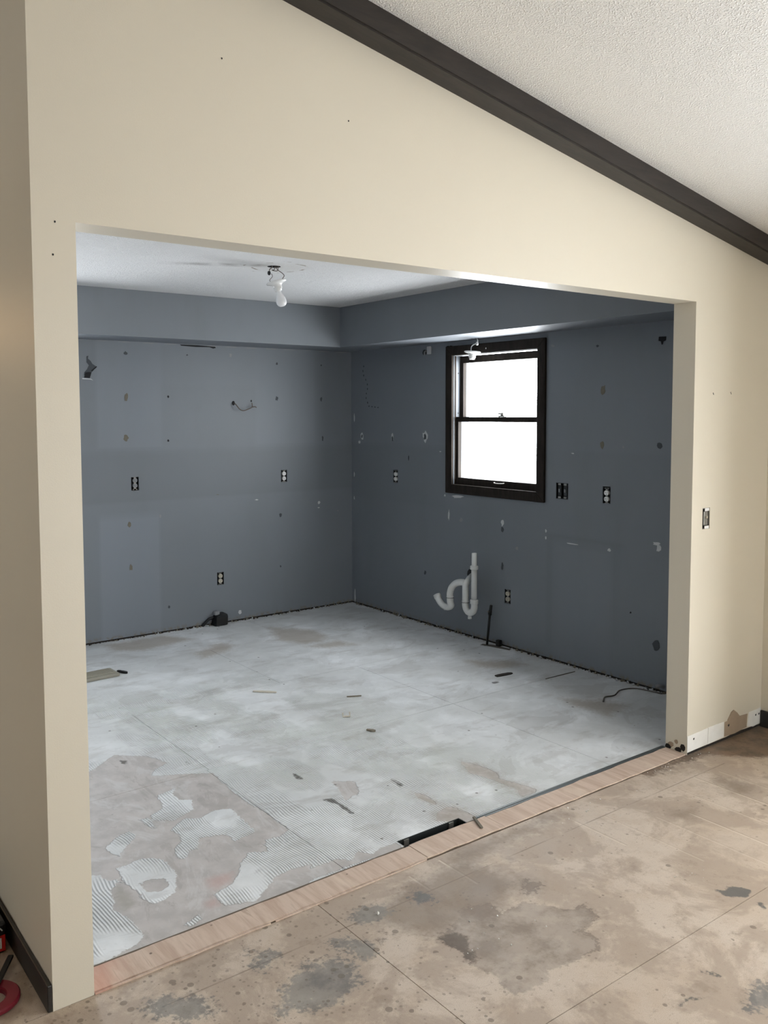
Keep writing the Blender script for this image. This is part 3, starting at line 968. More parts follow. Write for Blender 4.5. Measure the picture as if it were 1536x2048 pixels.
# ------------------------------------------------------------------ floor vent opening
v = empty('floor_vent', ((SLOT[0] + SLOT[1]) / 2, (SLOT[2] + SLOT[3]) / 2, 0))
props(v, 'open floor duct slot cut beside the plywood threshold', 'vent')
sx, sy = (SLOT[1] - SLOT[0]) / 2, (SLOT[3] - SLOT[2]) / 2
bm = bmesh.new()
t_ = 0.001
box(bm, (-sx + t_, -sy + t_, -0.14), (-sx + 3 * t_, sy - t_, -0.001))
box(bm, (sx - 3 * t_, -sy + t_, -0.14), (sx - t_, sy - t_, -0.001))
box(bm, (-sx + 3 * t_, -sy + t_, -0.14), (sx - 3 * t_, -sy + 3 * t_, -0.001))
box(bm, (-sx + 3 * t_, sy - 3 * t_, -0.14), (sx - 3 * t_, sy - t_, -0.001))
box(bm, (-sx + t_, -sy + t_, -0.145), (sx - t_, sy - t_, -0.14))
obj('duct_boot', bm, MAT['duct'], v)
for x in (-0.115, 0.115):
    obj('bent_tab', B((x - 0.012, sy - 0.008, -0.035), (x + 0.012, sy - 0.0035, -0.004)), MAT['steel'], v)
bm = B((-0.028, -0.005, -0.003), (0.03, 0.005, 0.004), 0.002)
s_ = obj('wood_splinter', bm, MAT['chiptan'], None, (1.672, 0.085, 0.0105))
s_.rotation_euler = (0, 0.0, math.radians(66))
s_.scale = (1.6, 1.2, 1)
props(s_, 'dark wood splinter lying across the threshold by the vent', 'splinter')

# ------------------------------------------------------------------ drywall strip at the foot of the right pier
def wall_piece(name, pts, mat, th=0.0025, parent=wall_front, y=0.0):
    bm = bmesh.new()
    prism(bm, [(x, y, z) for x, z in pts], (0, -th, 0))
    return obj(name, bm, MAT[mat], parent)


wall_piece('bare_gypsum', [(X1 + 0.001, 0.012), (3.12, 0.016), (3.12, 0.094), (X1 + 0.001, 0.090)], 'gypsum')
wall_piece('bare_gypsum', [(3.124, 0.014), (3.262, 0.020), (3.262, 0.094), (3.124, 0.096)], 'gypsum')
wall_piece('brown_paper', [(3.263, 0.018), (3.36, 0.014), (3.47, 0.022), (3.475, 0.09), (3.40, 0.094), (3.263, 0.091)], 'brownpaper', 0.0015)
wall_piece('torn_flap', [(3.29, 0.094), (3.325, 0.130), (3.345, 0.137), (3.375, 0.118), (3.40, 0.095)], 'brownpaper', 0.004)
wall_piece('bare_gypsum', [(3.476, 0.024), (3.53, 0.012), (3.602, 0.018), (3.602, 0.098), (3.56, 0.094), (3.49, 0.094)], 'gypsum')
wall_piece('dark_gap', [(X1 + 0.004, 0.001), (3.603, 0.001), (3.603, 0.0115), (3.40, 0.018), (3.28, 0.013), (X1 + 0.004, 0.0115)], 'gap', 0.001)
for x in (3.00, 3.30, 3.55, 3.58):
    wall_piece('nail_hole', [(x, 0.062), (x + 0.008, 0.066), (x + 0.006, 0.074), (x - 0.004, 0.070)], 'darkhole', 0.003)
# crumbled foot of the right jamb
for yy, zz, s in ((0.02, 0.03, 0.018), (0.055, 0.05, 0.012), (0.085, 0.03, 0.016), (0.045, 0.012, 0.02), (0.10, 0.012, 0.018)):
    bm = bmesh.new()
    pts = [(X1, yy + s * (0.6 + 0.5 * random.random()) * math.cos(a), max(0.001, zz + s * (0.6 + 0.5 * random.random()) * math.sin(a))) for a in np.linspace(0, 2 * math.pi, 8)[:-1]]
    prism(bm, pts, (-0.0015, 0, 0))
    obj('chipped_plaster', bm, MAT[random.choice(['gap', 'brownpaper', 'gypsum'])], wall_front)
for x, z in ((3.103, 1.705), (3.106, 1.700), (3.252, 1.710), (3.256, 1.704), (0.06, 2.115), (0.053, 2.03), (1.0, 2.55), (0.55, 2.64)):
    wall_piece('screw_hole', [(x + 0.0022 * math.cos(a), z + 0.0028 * math.sin(a)) for a in np.linspace(0, 2 * math.pi, 9)[:-1]], 'darkhole', 0.0012)

# ------------------------------------------------------------------ electrical boxes
def local_frame(side):
    """maps local (a across, b into the room, c up) to a rotation: a device looking out along -Y locally"""
    return {'back': 0.0, 'right': -HALF, 'front': 0.0}[side]


def outlet(loc, side, face, label, group='uncovered electrical outlets'):
    r = empty('electrical_outlet', loc)
    r.rotation_euler = (0, 0, local_frame(side))
    props(r, label, 'outlet', group)
    w, h, d = OW - 0.0015, OH - 0.0015, 0.055
    bm = bmesh.new()
    t = 0.002
    box(bm, (-w, 0.002, -h), (-w + t, d, h)); box(bm, (w - t, 0.002, -h), (w, d, h))
    box(bm, (-w + t, 0.002, h - t), (w - t, d, h)); box(bm, (-w + t, 0.002, -h), (w - t, d, -h + t))
    box(bm, (-w + t, d - t, -h + t), (w - t, d, h - t))
    obj('wall_box', bm, MAT['blackplastic'], r)
    bm = bmesh.new()
    box(bm, (-0.0165, 0.010, -0.034), (0.0165, 0.030, 0.034), 0.002)
    obj('device_body', bm, MAT['blackplastic'], r)
    bm = bmesh.new()
    box(bm, (-0.008, 0.002, -0.050), (0.008, 0.0035, 0.050))
    box(bm, (-0.016, 0.002, 0.042), (0.016, 0.0032, 0.051)); box(bm, (-0.016, 0.002, -0.051), (0.016, 0.0032, -0.042))
    obj('mounting_strap', bm, MAT['steel'], r)
    for s in (-1, 1):
        bm = bmesh.new()
        pts = []
        for a in np.linspace(0, 2 * math.pi, 25)[:-1]:
            x = 0.0165 * math.cos(a)
            z = max(-0.0135, min(0.0135, 0.0165 * math.sin(a)))
            pts.append((x, -0.003, s * 0.0192 + z))
        prism(bm, pts, (0, 0.014, 0))
        f = obj('receptacle', bm, MAT[face], r)
        for dx, hh in ((-0.0062, 0.0045), (0.0062, 0.0036)):
            obj('slot', B((dx - 0.0013, -0.0035, s * 0.0192 + 0.002 - hh), (dx + 0.0013, -0.0026, s * 0.0192 + 0.002 + hh)), MAT['blackplastic'], f)
        obj('slot', B((-0.0022, -0.0035, s * 0.0192 - 0.0105), (0.0022, -0.0026, s * 0.0192 - 0.0065)), MAT['blackplastic'], f)
        bm = bmesh.new()
        lathe(bm, [(0, -0.002), (0.003, -0.002), (0.0035, 0.0), (0.0035, 0.001)], 10, (0, 0.0015, s * 0.0455), Matrix.Rotation(HALF, 3, 'X'))
        obj('screw', bm, MAT['steel'], r)
    return r


outlet((1.743, YB, 1.122), 'back', 'paintedgrey', 'grey painted outlet on the back wall at counter height, nearest the left jamb')
outlet((2.994, YB, 1.116), 'back', 'white', 'white faced outlet on the back wall at counter height, nearer the room corner')
outlet((2.414, YB, 0.351), 'back', 'ivory', 'ivory outlet low on the back wall above the black floor box')
outlet((XW, 3.084, 1.114), 'right', 'white', 'white outlet on the window wall between window and room corner')
outlet((XW, 1.037, 1.110), 'right', 'white', 'white outlet on the window wall right of the double switch box')
outlet((XW, 1.854, 0.355), 'right', 'ivory', 'ivory outlet low on the window wall beside the drain pipes')

# double box with two bare switches
r = empty('switch_box', (XW, dbl[0], dbl[1]))
r.rotation_euler = (0, 0, -HALF)
props(r, 'black double electrical box with two uncovered switches right of the window', 'switch box')
w, h, d, t = 0.0485, 0.0505, 0.055, 0.002
bm = bmesh.new()
box(bm, (-w, 0.002, -h), (-w + t, d, h)); box(bm, (w - t, 0.002, -h), (w, d, h))
box(bm, (-w + t, 0.002, h - t), (w - t, d, h)); box(bm, (-w + t, 0.002, -h), (w - t, d, -h + t)); box(bm, (-w + t, d - t, -h + t), (w - t, d, h - t))
obj('wall_box', bm, MAT['blackplastic'], r)
for x in (-0.024, 0.022):
    bm = bmesh.new()
    box(bm, (x - 0.014, 0.006, -0.033), (x + 0.014, 0.03, 0.033), 0.002)
    sb = obj('switch', bm, MAT['blackplastic'], r)
    for zs_ in (-0.049, 0.036):
        obj('mounting_strap', B((x - 0.011, 0.003, zs_), (x + 0.011, 0.0045, zs_ + 0.013)), MAT['steel'], sb)
    bm = bmesh.new()
    prism(bm, [(x - 0.005, 0.006, -0.010), (x + 0.005, 0.006, -0.010), (x + 0.005, -0.006, 0.007), (x + 0.005, 0.006, 0.011), (x - 0.005, 0.006, 0.011), (x - 0.005, -0.006, 0.007)][:2] +
          [(x + 0.005, 0.006, 0.011), (x - 0.005, 0.006, 0.011)], (0, -0.007, 0.002))
    obj('toggle', bm, MAT['paintedgrey'], sb)

# switch box on the cream wall
r = empty('switch_box', (SWX, 0, SWZ))
props(r, 'open steel switch box in the cream wall right of the opening', 'switch box')
w, h, d = 0.0285, 0.0485, 0.055
bm = bmesh.new()
box(bm, (-w, 0.002, -h), (-w + t, d, h)); box(bm, (w - t, 0.002, -h), (w, d, h))
box(bm, (-w + t, 0.002, h - t), (w - t, d, h)); box(bm, (-w + t, 0.002, -h), (w - t, d, -h + t)); box(bm, (-w + t, d - t, -h + t), (w - t, d, h - t))
obj('wall_box', bm, MAT['steel'], r)
bm = bmesh.new()
box(bm, (-0.012, 0.004, -0.034), (0.022, 0.030, 0.034), 0.003)
sw = obj('switch', bm, MAT['steel'], r)
obj('toggle', B((0.0, -0.004, 0.0), (0.009, 0.006, 0.012), 0.002), MAT['ivory'], sw)
for s in (-1, 1):
    obj('mounting_ear', B((-0.012, -0.001, s * 0.042 - 0.007), (0.024, 0.0012, s * 0.042 + 0.007), 0.0006), MAT['white'], r)

# ------------------------------------------------------------------ wall damage: chips, patches and holes
def blob_on(side, c, ru, rv, mat, th=0.0012, rough=0.3, name='paint_chip', k=11):
    bm = bmesh.new()
    pts = []
    for i in range(k):
        a = 2 * math.pi * i / k
        s = 1 + rough * (random.random() * 2 - 1)
        u, v = c[0] + ru * s * math.cos(a), c[1] + rv * s * math.sin(a)
        pts.append((u, YB, v) if side == 'back' else (XW, u, v))
    prism(bm, pts, (0, -th, 0) if side == 'back' else (-th, 0, 0))
    return obj(name, bm, MAT[mat], wb if side == 'back' else wr)


for u, v, ru, rv, m in ((1.690, 1.735, .014, .030, 'chiptan'), (1.684, 1.446, .017, .024, 'chiptan'), (1.694, 2.048, .014, .012, 'greyhole'), (2.010, 1.744, .007, .009, 'darkhole'),
                        (2.004, 1.422, .007, .008, 'darkhole'), (2.936, 2.010, .010, .010, 'greyhole'), (2.933, 1.737, .011, .016, 'greyhole'), (3.357, 1.732, .010, .018, 'greyhole'),
                        (3.370, 1.413, .008, .020, 'greyhole'), (2.166, 2.052, .007, .006, 'greyhole'), (2.526, 2.065, .012, .014, 'paintedgrey'), (3.360, 2.011, .006, .008, 'greyhole'),
                        (1.696, 0.827, .014, .024, 'chiptan'), (1.701, 0.515, .013, .022, 'chiptan'), (2.958, 0.803, .011, .015, 'greyhole'), (2.953, 0.389, .007, .009, 'greyhole'),
                        (3.330, 0.882, .014, .012, 'plaster'), (3.325, 0.838, .010, .005, 'plaster'), (2.579, 0.069, .015, .018, 'plaster'), (2.739, 0.940, .014, .004, 'plaster'), (1.932, 0.870, .006, .012, 'paintedgrey'),
                        (1.987, 0.189, .008, .012, 'greyhole'), (2.702, 1.715, .007, .008, 'darkhole'), (3.52, 0.80, .006, .006, 'paintedgrey'), (2.4, 1.0, .012, .003, 'chiptan')):
    blob_on('back', (u, v), ru, rv, m, name='wall_hole' if 'hole' in m else 'paint_chip')
for u, v, ru, rv, m in ((3.122, 1.430, .012, .030, 'plaster'), (3.122, 1.412, .011, .018, 'greyhole'), (2.723, 1.438, .027, .040, 'plaster'), (2.723, 1.438, .015, .024, 'greyhole'),
                        (3.528, 1.425, .018, .026, 'plaster'), (3.528, 1.425, .010, .018, 'greyhole'), (3.565, 1.375, .012, .012, 'plaster'), (1.072, 1.753, .016, .030, 'chiptan'), (1.074, 1.420, .017, .022, 'chiptan'), (0.668, 1.425, .017, .021, 'greyhole'),
                        (1.905, 0.860, .014, .022, 'plaster'), (1.905, 0.815, .013, .016, 'greyhole'), (1.906, 0.559, .010, .022, 'greyhole'), (0.671, 0.271, .020, .034, 'greyhole'), (2.721, 0.394, .012, .016, 'greyhole'),
                        (0.849, 0.427, .006, .006, 'darkhole'), (1.295, 0.786, .040, .004, 'plaster'), (1.010, 0.782, .014, .009, 'plaster'), (2.454, 0.863, .008, .035, 'plaster'),
                        (2.363, 1.008, .060, .011, 'plaster'), (2.50, 1.006, .008, .008, 'plaster'), (2.32, 0.84, .016, .016, 'paintedgrey'), (0.68, 0.860, .022, .010, 'plaster'), (0.665, 0.835, .014, .026, 'plaster'),
                        (1.515, 0.845, .006, .010, 'plaster'), (1.515, 0.800, .006, .008, 'plaster'), (3.637, 1.58, .007, .030, 'plaster'), (3.640, 1.10, .006, .022, 'plaster'), (3.641, 0.90, .005, .014, 'plaster'),
                        (3.636, 0.06, .008, .055, 'plaster'), (2.92, 1.27, .004, .018, 'darkhole'), (1.473, 2.043, .012, .008, 'paintedgrey'), (1.12, 2.02, .010, .006, 'greyhole'), (1.30, 1.36, .012, .004, 'plaster'),
                        (2.55, 1.33, .010, .004, 'plaster'), (1.77, 0.70, .014, .012, 'paintedgrey'), (0.92, 1.41, .006, .006, 'paintedgrey')):
    blob_on('right', (u, v), ru, rv, m, 0.0013 if 'hole' not in m else 0.0018, name='wall_hole' if 'hole' in m else 'paint_chip')
# nail trail left of the window
for a in np.linspace(0, 1, 9):
    blob_on('right', (3.502 - 0.06 * a + 0.02 * math.sin(9 * a), 2.004 - 0.30 * a), .005, .008, 'greyhole')
for a in np.linspace(0, 1, 4):
    blob_on('right', (3.43 - 0.12 * a, 1.675 - 0.012 * a), .010, .004, 'greyhole')
# ragged dark notch high on the right
bm = bmesh.new()
prism(bm, [(XW, y, z) for y, z in ((0.690, 2.045), (0.642, 2.043), (0.644, 2.022), (0.660, 2.016), (0.664, 2.000), (0.672, 2.000), (0.676, 2.018), (0.692, 2.022))], (-0.0015, 0, 0))
obj('wall_hole', bm, MAT['darkhole'], wr)
# dark slot below the soffit on the back wall
bm = bmesh.new()
prism(bm, [(x, YB, z) for x, z in ((2.11, 2.126), (2.25, 2.127), (2.395, 2.122), (2.402, 2.113), (2.38, 2.108), (2.35, 2.117), (2.24, 2.114), (2.12, 2.118))], (0, -0.002, 0))
obj('wall_hole', bm, MAT['darkhole'], wb)
# pale ragged edge where wall and soffit meet
for x in np.arange(1.35, 3.6, 0.17):
    blob_on('back', (x, 2.126), .05, .003, 'paintedgrey', 0.001)
# torn drywall with a dark hole at the far left of the back wall
bm = bmesh.new()
prism(bm, [(x, YB, z) for x, z in ((1.392, 1.885), (1.432, 1.890), (1.445, 1.905), (1.482, 1.945), (1.452, 1.965), (1.440, 1.985), (1.422, 2.000), (1.425, 2.020), (1.414, 2.015), (1.413, 1.975), (1.428, 1.955), (1.415, 1.925), (1.395, 1.905))], (0, -0.002, 0))
obj('torn_paper', bm, MAT['greyhole'], wb)
bm = bmesh.new()
prism(bm, [(x, YB - 0.002, z) for x, z in ((1.392, 1.868), (1.432, 1.866), (1.444, 1.905), (1.428, 1.908), (1.402, 1.904))], (0, -0.0015, 0))
obj('wall_hole', bm, MAT['darkhole'], wb)
bm = bmesh.new()
prism(bm, [(x, YB - 0.002, z) for x, z in ((1.448, 1.912), (1.484, 1.944), (1.480, 1.950), (1.442, 1.918))], (0, -0.001, 0))
obj('wall_hole', bm, MAT['darkhole'], wb)
bm = bmesh.new()
prism(bm, [(x, YB, z) for x, z in ((1.380, 1.858), (1.44, 1.856), (1.455, 1.85), (1.44, 1.862), (1.38, 1.866))], (0, -0.002, 0))
obj('paint_chip', bm, MAT['plaster'], wb)

# wire loop poking out of the back wall
bm = bmesh.new()
tube(bm, smooth_path([(2.545, YB + 0.01, 1.70), (2.548, YB - 0.03, 1.690), (2.575, YB - 0.045, 1.652), (2.61, YB - 0.045, 1.640), (2.66, YB - 0.04, 1.655), (2.692, YB - 0.03, 1.668), (2.697, YB - 0.02, 1.700)]), 0.0035, 8)
wl_ = props(obj('wall_wire', bm, MAT['copper'], smooth=True), 'thin wire loop sticking out of the back kitchen wall', 'wire')
obj('wire_end', tube(bmesh.new(), smooth_path([(2.692, YB - 0.03, 1.668), (2.715, YB - 0.035, 1.670), (2.730, YB - 0.03, 1.665)]), 0.0035, 8), MAT['copper'], wl_, smooth=True)
obj('wire_hole', prism(bmesh.new(), [(2.545 + .013 * math.cos(a), YB - 0.0005, 1.698 + .018 * math.sin(a)) for a in np.linspace(0, 2 * math.pi, 11)[:-1]], (0, -0.001, 0)), MAT['darkhole'], wl_)

# stub of cable and torn box under the soffit left of the window
r = empty('cable_stub', (XW, 2.70, 2.085))
props(r, 'white cable clip with stub hanging under the soffit left of the window', 'cable')
obj('cable', tube(bmesh.new(), smooth_path([(0.0, 0.0, 0.0), (-0.03, -0.005, -0.01), (-0.04, -0.015, -0.035)]), 0.007, 10), MAT['paintedgrey'], r, smooth=True)
obj('clip', B((-0.02, -0.05, -0.028), (-0.002, -0.015, 0.03), 0.004), MAT['plaster'], r)
obj('torn_hole', prism(bmesh.new(), [(-0.0005, 0.03 + .028 * math.cos(a) * (0.7 + 0.5 * random.random()), -0.012 + .022 * math.sin(a)) for a in np.linspace(0, 2 * math.pi, 10)[:-1]], (-0.0015, 0, 0)), MAT['darkhole'], r)

# ------------------------------------------------------------------ kitchen window
win = empty('window_1', (XW, 1.99, 1.03))
props(win, 'dark brown wooden double hung kitchen window', kind='structure')
WO = Vector((XW, 1.99, 1.03))


def wpart(name, a, b, mat='trim', parent=None, bevel=0.0):
    """box given in (x offset from the wall plane, y, z)"""
    p0 = Vector((XW + a[0], a[1], a[2])) - WO
    p1 = Vector((XW + b[0], b[1], b[2])) - WO
    return obj(name, B([min(p0[i], p1[i]) for i in range(3)], [max(p0[i], p1[i]) for i in range(3)], bevel), MAT[mat], parent or win)


CY0, CY1, CZ0, CZ1, CW = 1.522, 2.476, 1.030, 2.100, 0.068


def casing(pts):
    bm = bmesh.new()
    prism(bm, [Vector((XW - 0.0005, y, z)) - WO for y, z in pts], (-0.018, 0, 0))
    bmesh.ops.bevel(bm, geom=list(bm.edges), offset=0.003, segments=2, affect='EDGES', profile=0.5)
    return obj('casing', bm, MAT['trim'], win)


g = 0.0006
casing([(CY0, CZ0 + g), (CY0 + CW, CZ0 + CW), (CY0 + CW, CZ1 - CW), (CY0, CZ1 - g)])
casing([(CY1, CZ0 + g), (CY1 - CW, CZ0 + CW), (CY1 - CW, CZ1 - CW), (CY1, CZ1 - g)])
casing([(CY0 + g, CZ0), (CY1 - g, CZ0), (CY1 - CW, CZ0 + CW - g), (CY0 + CW, CZ0 + CW - g)])
casing([(CY0 + g, CZ1), (CY1 - g, CZ1), (CY1 - CW, CZ1 - CW + g), (CY0 + CW, CZ1 - CW + g)])
IY0, IY1, IZ0, IZ1 = CY0 + CW - 0.008, CY1 - CW + 0.008, CZ0 + CW - 0.006, CZ1 - CW + 0.006
# jamb liners
wpart('jamb', (0.001, IY0 - 0.012, IZ0), (0.148, IY0, IZ1))
wpart('jamb', (0.001, IY1, IZ0), (0.148, IY1 + 0.012, IZ1))
wpart('jamb', (0.001, IY0, IZ1), (0.148, IY1, IZ1 + 0.012))
wpart('jamb', (0.001, IY0, IZ0 - 0.012), (0.148, IY1, IZ0))
wpart('stop', (0.006, IY0, IZ0), (0.022, IY0 + 0.013, IZ1))
wpart('stop', (0.006, IY1 - 0.013, IZ0), (0.022, IY1, IZ1))
wpart('stop', (0.006, IY0 + 0.013, IZ1 - 0.008), (0.022, IY1 - 0.013, IZ1), 'alum')
# tracks
for y0, y1 in ((IY1 - 0.010, IY1), (IY0, IY0 + 0.010)):
    wpart('sash_track', (0.026, y0, 1.585), (0.060, y1, IZ1 - 0.001), 'alum')
    tr = wpart('sash_track', (0.064, y0, IZ0 + 0.001), (0.100, y1, 1.55), 'alum')
for z in (1.61, 1.90):
    wpart('track_screw', (0.040, IY1 - 0.0125, z), (0.047, IY1 - 0.0095, z + 0.010), 'blackmetal')
ZM = 1.572
# lower sash, inner plane
def sash(x0, x1, z0, z1, rail_b, rail_t, stile, label, ya, yb):
    s = empty('sash', Vector((0, 0, 0)), win)
    s['label'] = label
    def sp(name, a, b, mat='trim'):
        return wpart(name, a, b, mat, s, 0.0)
    sp('rail', (x0, ya, z0), (x1, yb, z0 + rail_b))
    sp('rail', (x0, ya, z1 - rail_t), (x1, yb, z1))
    sp('stile', (x0, ya, z0 + rail_b), (x1, ya + stile, z1 - rail_t))
    sp('stile', (x0, yb - stile, z0 + rail_b), (x1, yb, z1 - rail_t))
    sp('pane', ((x0 + x1) / 2 - 0.002, ya + stile - 0.003, z0 + rail_b - 0.003), ((x0 + x1) / 2 + 0.002, yb - stile + 0.003, z1 - rail_t + 0.003), 'glass')
    return s


sa = IY0 + 0.0105
sb_ = IY1 - 0.0105
low = sash(0.024, 0.056, IZ0 + 0.001, ZM + 0.016, 0.052, 0.036, 0.024, 'lower sash in the inner track', sa, sb_)
up = sash(0.062, 0.094, ZM - 0.014, IZ1 - 0.010, 0.030, 0.050, 0.034, 'upper sash in the outer track', sa, sb_)
# sash lock and lift
bm = bmesh.new()
box(bm, (-0.012, -0.024, 0), (0.012, 0.024, 0.006), 0.002)
lathe(bm, [(0, 0.018), (0.010, 0.018), (0.012, 0.014), (0.012, 0.006)], 16)
box(bm, (-0.006, 0.0, 0.010), (0.006, 0.03, 0.017), 0.002)
o = obj('sash_lock', bm, MAT['steel'], win, Vector((XW + 0.040, 1.955, ZM + 0.0165)) - WO)
o.scale = (1.0, 1.2, 1.6)
bm = bmesh.new()
tube(bm, smooth_path([(0, -0.045, 0), (-0.014, -0.04, -0.004), (-0.017, 0.0, -0.006), (-0.014, 0.04, -0.004), (0, 0.045, 0)]), 0.0035, 8)
obj('sash_lift', bm, MAT['steel'], win, Vector((XW + 0.024, 1.96, 1.132)) - WO, smooth=True)
obj('paint_fleck', B(Vector((XW - 0.020, 2.055, 2.058)) - WO, Vector((XW - 0.0185, 2.062, 2.068)) - WO), MAT['white'], win)
# paint ridge on the upper casing
for y, w_ in ((2.45, 0.012), (2.42, 0.008)):
    obj('chip', B(Vector((XW - 0.02, y, 2.092)) - WO, Vector((XW - 0.002, y + w_, 2.104)) - WO), MAT['gap'], win)

# ------------------------------------------------------------------ hanging lampholders
def lampholder(name, hole, center, tilt, bulb, label, wires):
    r = empty(name, center)
    props(r, label, 'light', 'bare hanging lampholders')
    R3 = tilt.to_matrix() if hasattr(tilt, 'to_matrix') else tilt
    bm = bmesh.new()
    lathe(bm, [(0.0, 0.004), (0.054, 0.004), (0.058, 0.001), (0.057, -0.004), (0.044, -0.009), (0.031, -0.013), (0.025, -0.020), (0.0235, -0.030), (0.025, -0.033), (0.025, -0.038), (0.021, -0.041), (0.020, -0.050), (0.017, -0.052), (0.0, -0.050)], 36, (0, 0, 0), R3)
    obj('socket', bm, MAT['white'], r, smooth=True)
    if bulb:
        bm = bmesh.new()
        lathe(bm, [(0.013, -0.050), (0.014, -0.060), (0.017, -0.070), (0.023, -0.083), (0.028, -0.097), (0.0300, -0.110), (0.0285, -0.122), (0.023, -0.132), (0.014, -0.138), (0, -0.140)], 32, (0, 0, 0), R3)
        obj('bulb', bm, MAT['bulb'], r, smooth=True)
    hv = Vector(hole) - Vector(center)
    for pth, rad, mat in wires(hv):
        obj('wire', tube(bmesh.new(), smooth_path(pth), rad, 8), MAT[mat], r, smooth=True)
    return r, hv


from mathutils import Euler
def wires1(hv):
    return [([hv + Vector((0.012, -0.01, 0.02)), hv + Vector((0.010, -0.012, -0.012)), hv + Vector((0.040, -0.030, -0.040)), hv + Vector((0.044, -0.033, -0.055)), Vector((0.018, -0.012, 0.006)), Vector((0.012, -0.008, 0.001))], 0.0022, 'copper'),
            ([hv + Vector((-0.012, 0.01, -0.038)), hv + Vector((-0.008, 0.006, -0.055)), Vector((-0.030, 0.022, 0.012)), Vector((-0.026, 0.018, 0.001))], 0.0016, 'copper'),
            ([hv + Vector((0.0, 0.0, 0.02)), hv + Vector((-0.012, 0.010, -0.008)), hv + Vector((-0.020, 0.014, -0.014)), hv + Vector((-0.022, 0.016, -0.028))], 0.0024, 'copper'),
            ([hv + Vector((0.006, 0.0, 0.02)), hv + Vector((0.004, 0.0, -0.014)), hv + Vector((-0.010, 0.006, -0.020)), hv + Vector((0.016, -0.012, -0.022)), hv + Vector((0.018, -0.012, 0.015))], 0.0020, 'copper')]


cR = Vector((0.803, -0.596, 0.0))
tl = Matrix.Rotation(math.radians(13), 3, Vector((0.596, 0.803, 0))) @ Matrix.Rotation(math.radians(-0), 3, 'X')
tl = Matrix.Rotation(math.radians(-14), 3, Vector((0.595, 0.80, 0)))
l1, hv = lampholder('hanging_lampholder', (HX, HY, ZC), (1.897, 1.945, 2.352), tl, True, 'white lampholder with frosted bulb hanging from the kitchen ceiling', wires1)
bm = bmesh.new()
lathe(bm, [(0, 0.012), (0.007, 0.010), (0.0095, 0.0), (0.007, -0.009), (0, -0.013)], 12, hv + Vector((-0.023, 0.016, -0.036)))
obj('wire_nut', bm, MAT['blackplastic'], l1, smooth=True)


def wires2(hv):
    return [([hv + Vector((0.0, 0.0, 0.005)), hv + Vector((-0.002, -0.012, -0.030)), Vector((-0.002, 0.004, 0.040)), Vector((0.0, 0.016, 0.002))], 0.0034, 'white')]


l2, hv2 = lampholder('hanging_lampholder', (3.58, 2.083, ZS), (3.58, 2.122, 2.040), Matrix.Rotation(math.radians(4), 3, Vector((0.595, 0.80, 0))), False, 'bulbless white lampholder hanging in front of the window', wires2)
obj('wire_nut', lathe(bmesh.new(), [(0, 0.014), (0.007, 0.011), (0.010, -0.004), (0.008, -0.012), (0, -0.014)], 12, hv2 + Vector((-0.002, -0.008, -0.038))), MAT['white'], l2, smooth=True)
obj('ceiling_hole', lathe(bmesh.new(), [(0, -0.0012), (0.018, -0.0012), (0.020, -0.0002), (0, -0.0002)], 16, hv2), MAT['darkhole'], l2)
obj('ceiling_hole', lathe(bmesh.new(), [(0, -0.0012), (0.010, -0.0012), (0.012, -0.0002), (0, -0.0002)], 16, hv2 + Vector((0, 0.045, 0))), MAT['darkhole'], l2)

# ------------------------------------------------------------------ drain pipes
dp = empty('drain_trap', (XW, 2.06, 0.43))
props(dp, 'white plastic double sink drain trap sticking out of the window wall', 'drain pipe')
DO = Vector((XW, 2.06, 0.43))
PX = 3.50


def dpt(name, pts, rad, k=6, cap=True, mat='pvc', x=PX):
    P = [Vector((p[2] if len(p) > 2 else x, p[0], p[1])) - DO for p in pts]
    return obj(name, tube(bmesh.new(), smooth_path(P, k) if k else P, rad, 20, cap), MAT[mat], dp, smooth=True)


dpt('tailpiece', [(2.011, 0.315), (2.011, 0.652)], 0.0178, 0)
dpt('tailpiece_sleeve', [(2.011, 0.335), (2.011, 0.545)], 0.0205, 0)


def nut(y, z, r_=0.0290, h_=0.026, x=PX):
    bm = bmesh.new()
    prof = [(0.0155, -h_ / 2), (r_ * 0.94, -h_ / 2), (r_, -h_ / 2 + 0.004), (r_, h_ / 2 - 0.006), (r_ * 0.88, h_ / 2), (0.0155, h_ / 2)]
    lathe(bm, prof, 12, Vector((x, y, z)) - DO)
    return obj('slip_nut', bm, MAT['pvc'], dp)


nut(2.011, 0.552)
nut(2.009, 0.314, 0.029, 0.030)
dpt('trap_bend', [(2.009, 0.300), (2.009, 0.272), (2.022, 0.243), (2.053, 0.229), (2.084, 0.243), (2.097, 0.272), (2.097, 0.300)], 0.0235)
dpt('trap_riser', [(2.097, 0.292), (2.097, 0.400), (2.094, 0.425), (2.098, 0.442, 3.525), (2.14, 0.446, 3.58), (2.205, 0.444, 3.665)], 0.0230)
nut(2.097, 0.302, 0.0265, 0.012)
dpt('joint_line', [(2.097, 0.2945), (2.097, 0.2965)], 0.0272, 0, mat='gap')
dpt('joint_line', [(2.256, 0.3005), (2.256, 0.3025)], 0.0272, 0, mat='gap')
dpt('cleanout_plug', [(2.053, 0.222), (2.053, 0.200)], 0.010, 0)
dpt('cleanout_cap', [(2.053, 0.204), (2.053, 0.186)], 0.0135, 0)
dpt('branch_pipe', [(2.100, 0.430), (2.140, 0.430), (2.195, 0.414), (2.238, 0.378), (2.256, 0.335), (2.256, 0.300)], 0.0235)
dpt('trap_bend', [(2.256, 0.305), (2.254, 0.272), (2.240, 0.244), (2.312, 0.226), (2.370, 0.252), (2.396, 0.296)][:2] + [(2.245, 0.246), (2.282, 0.227), (2.330, 0.233), (2.368, 0.258), (2.394, 0.292)], 0.0240)
nut(2.256, 0.308, 0.0265, 0.012)
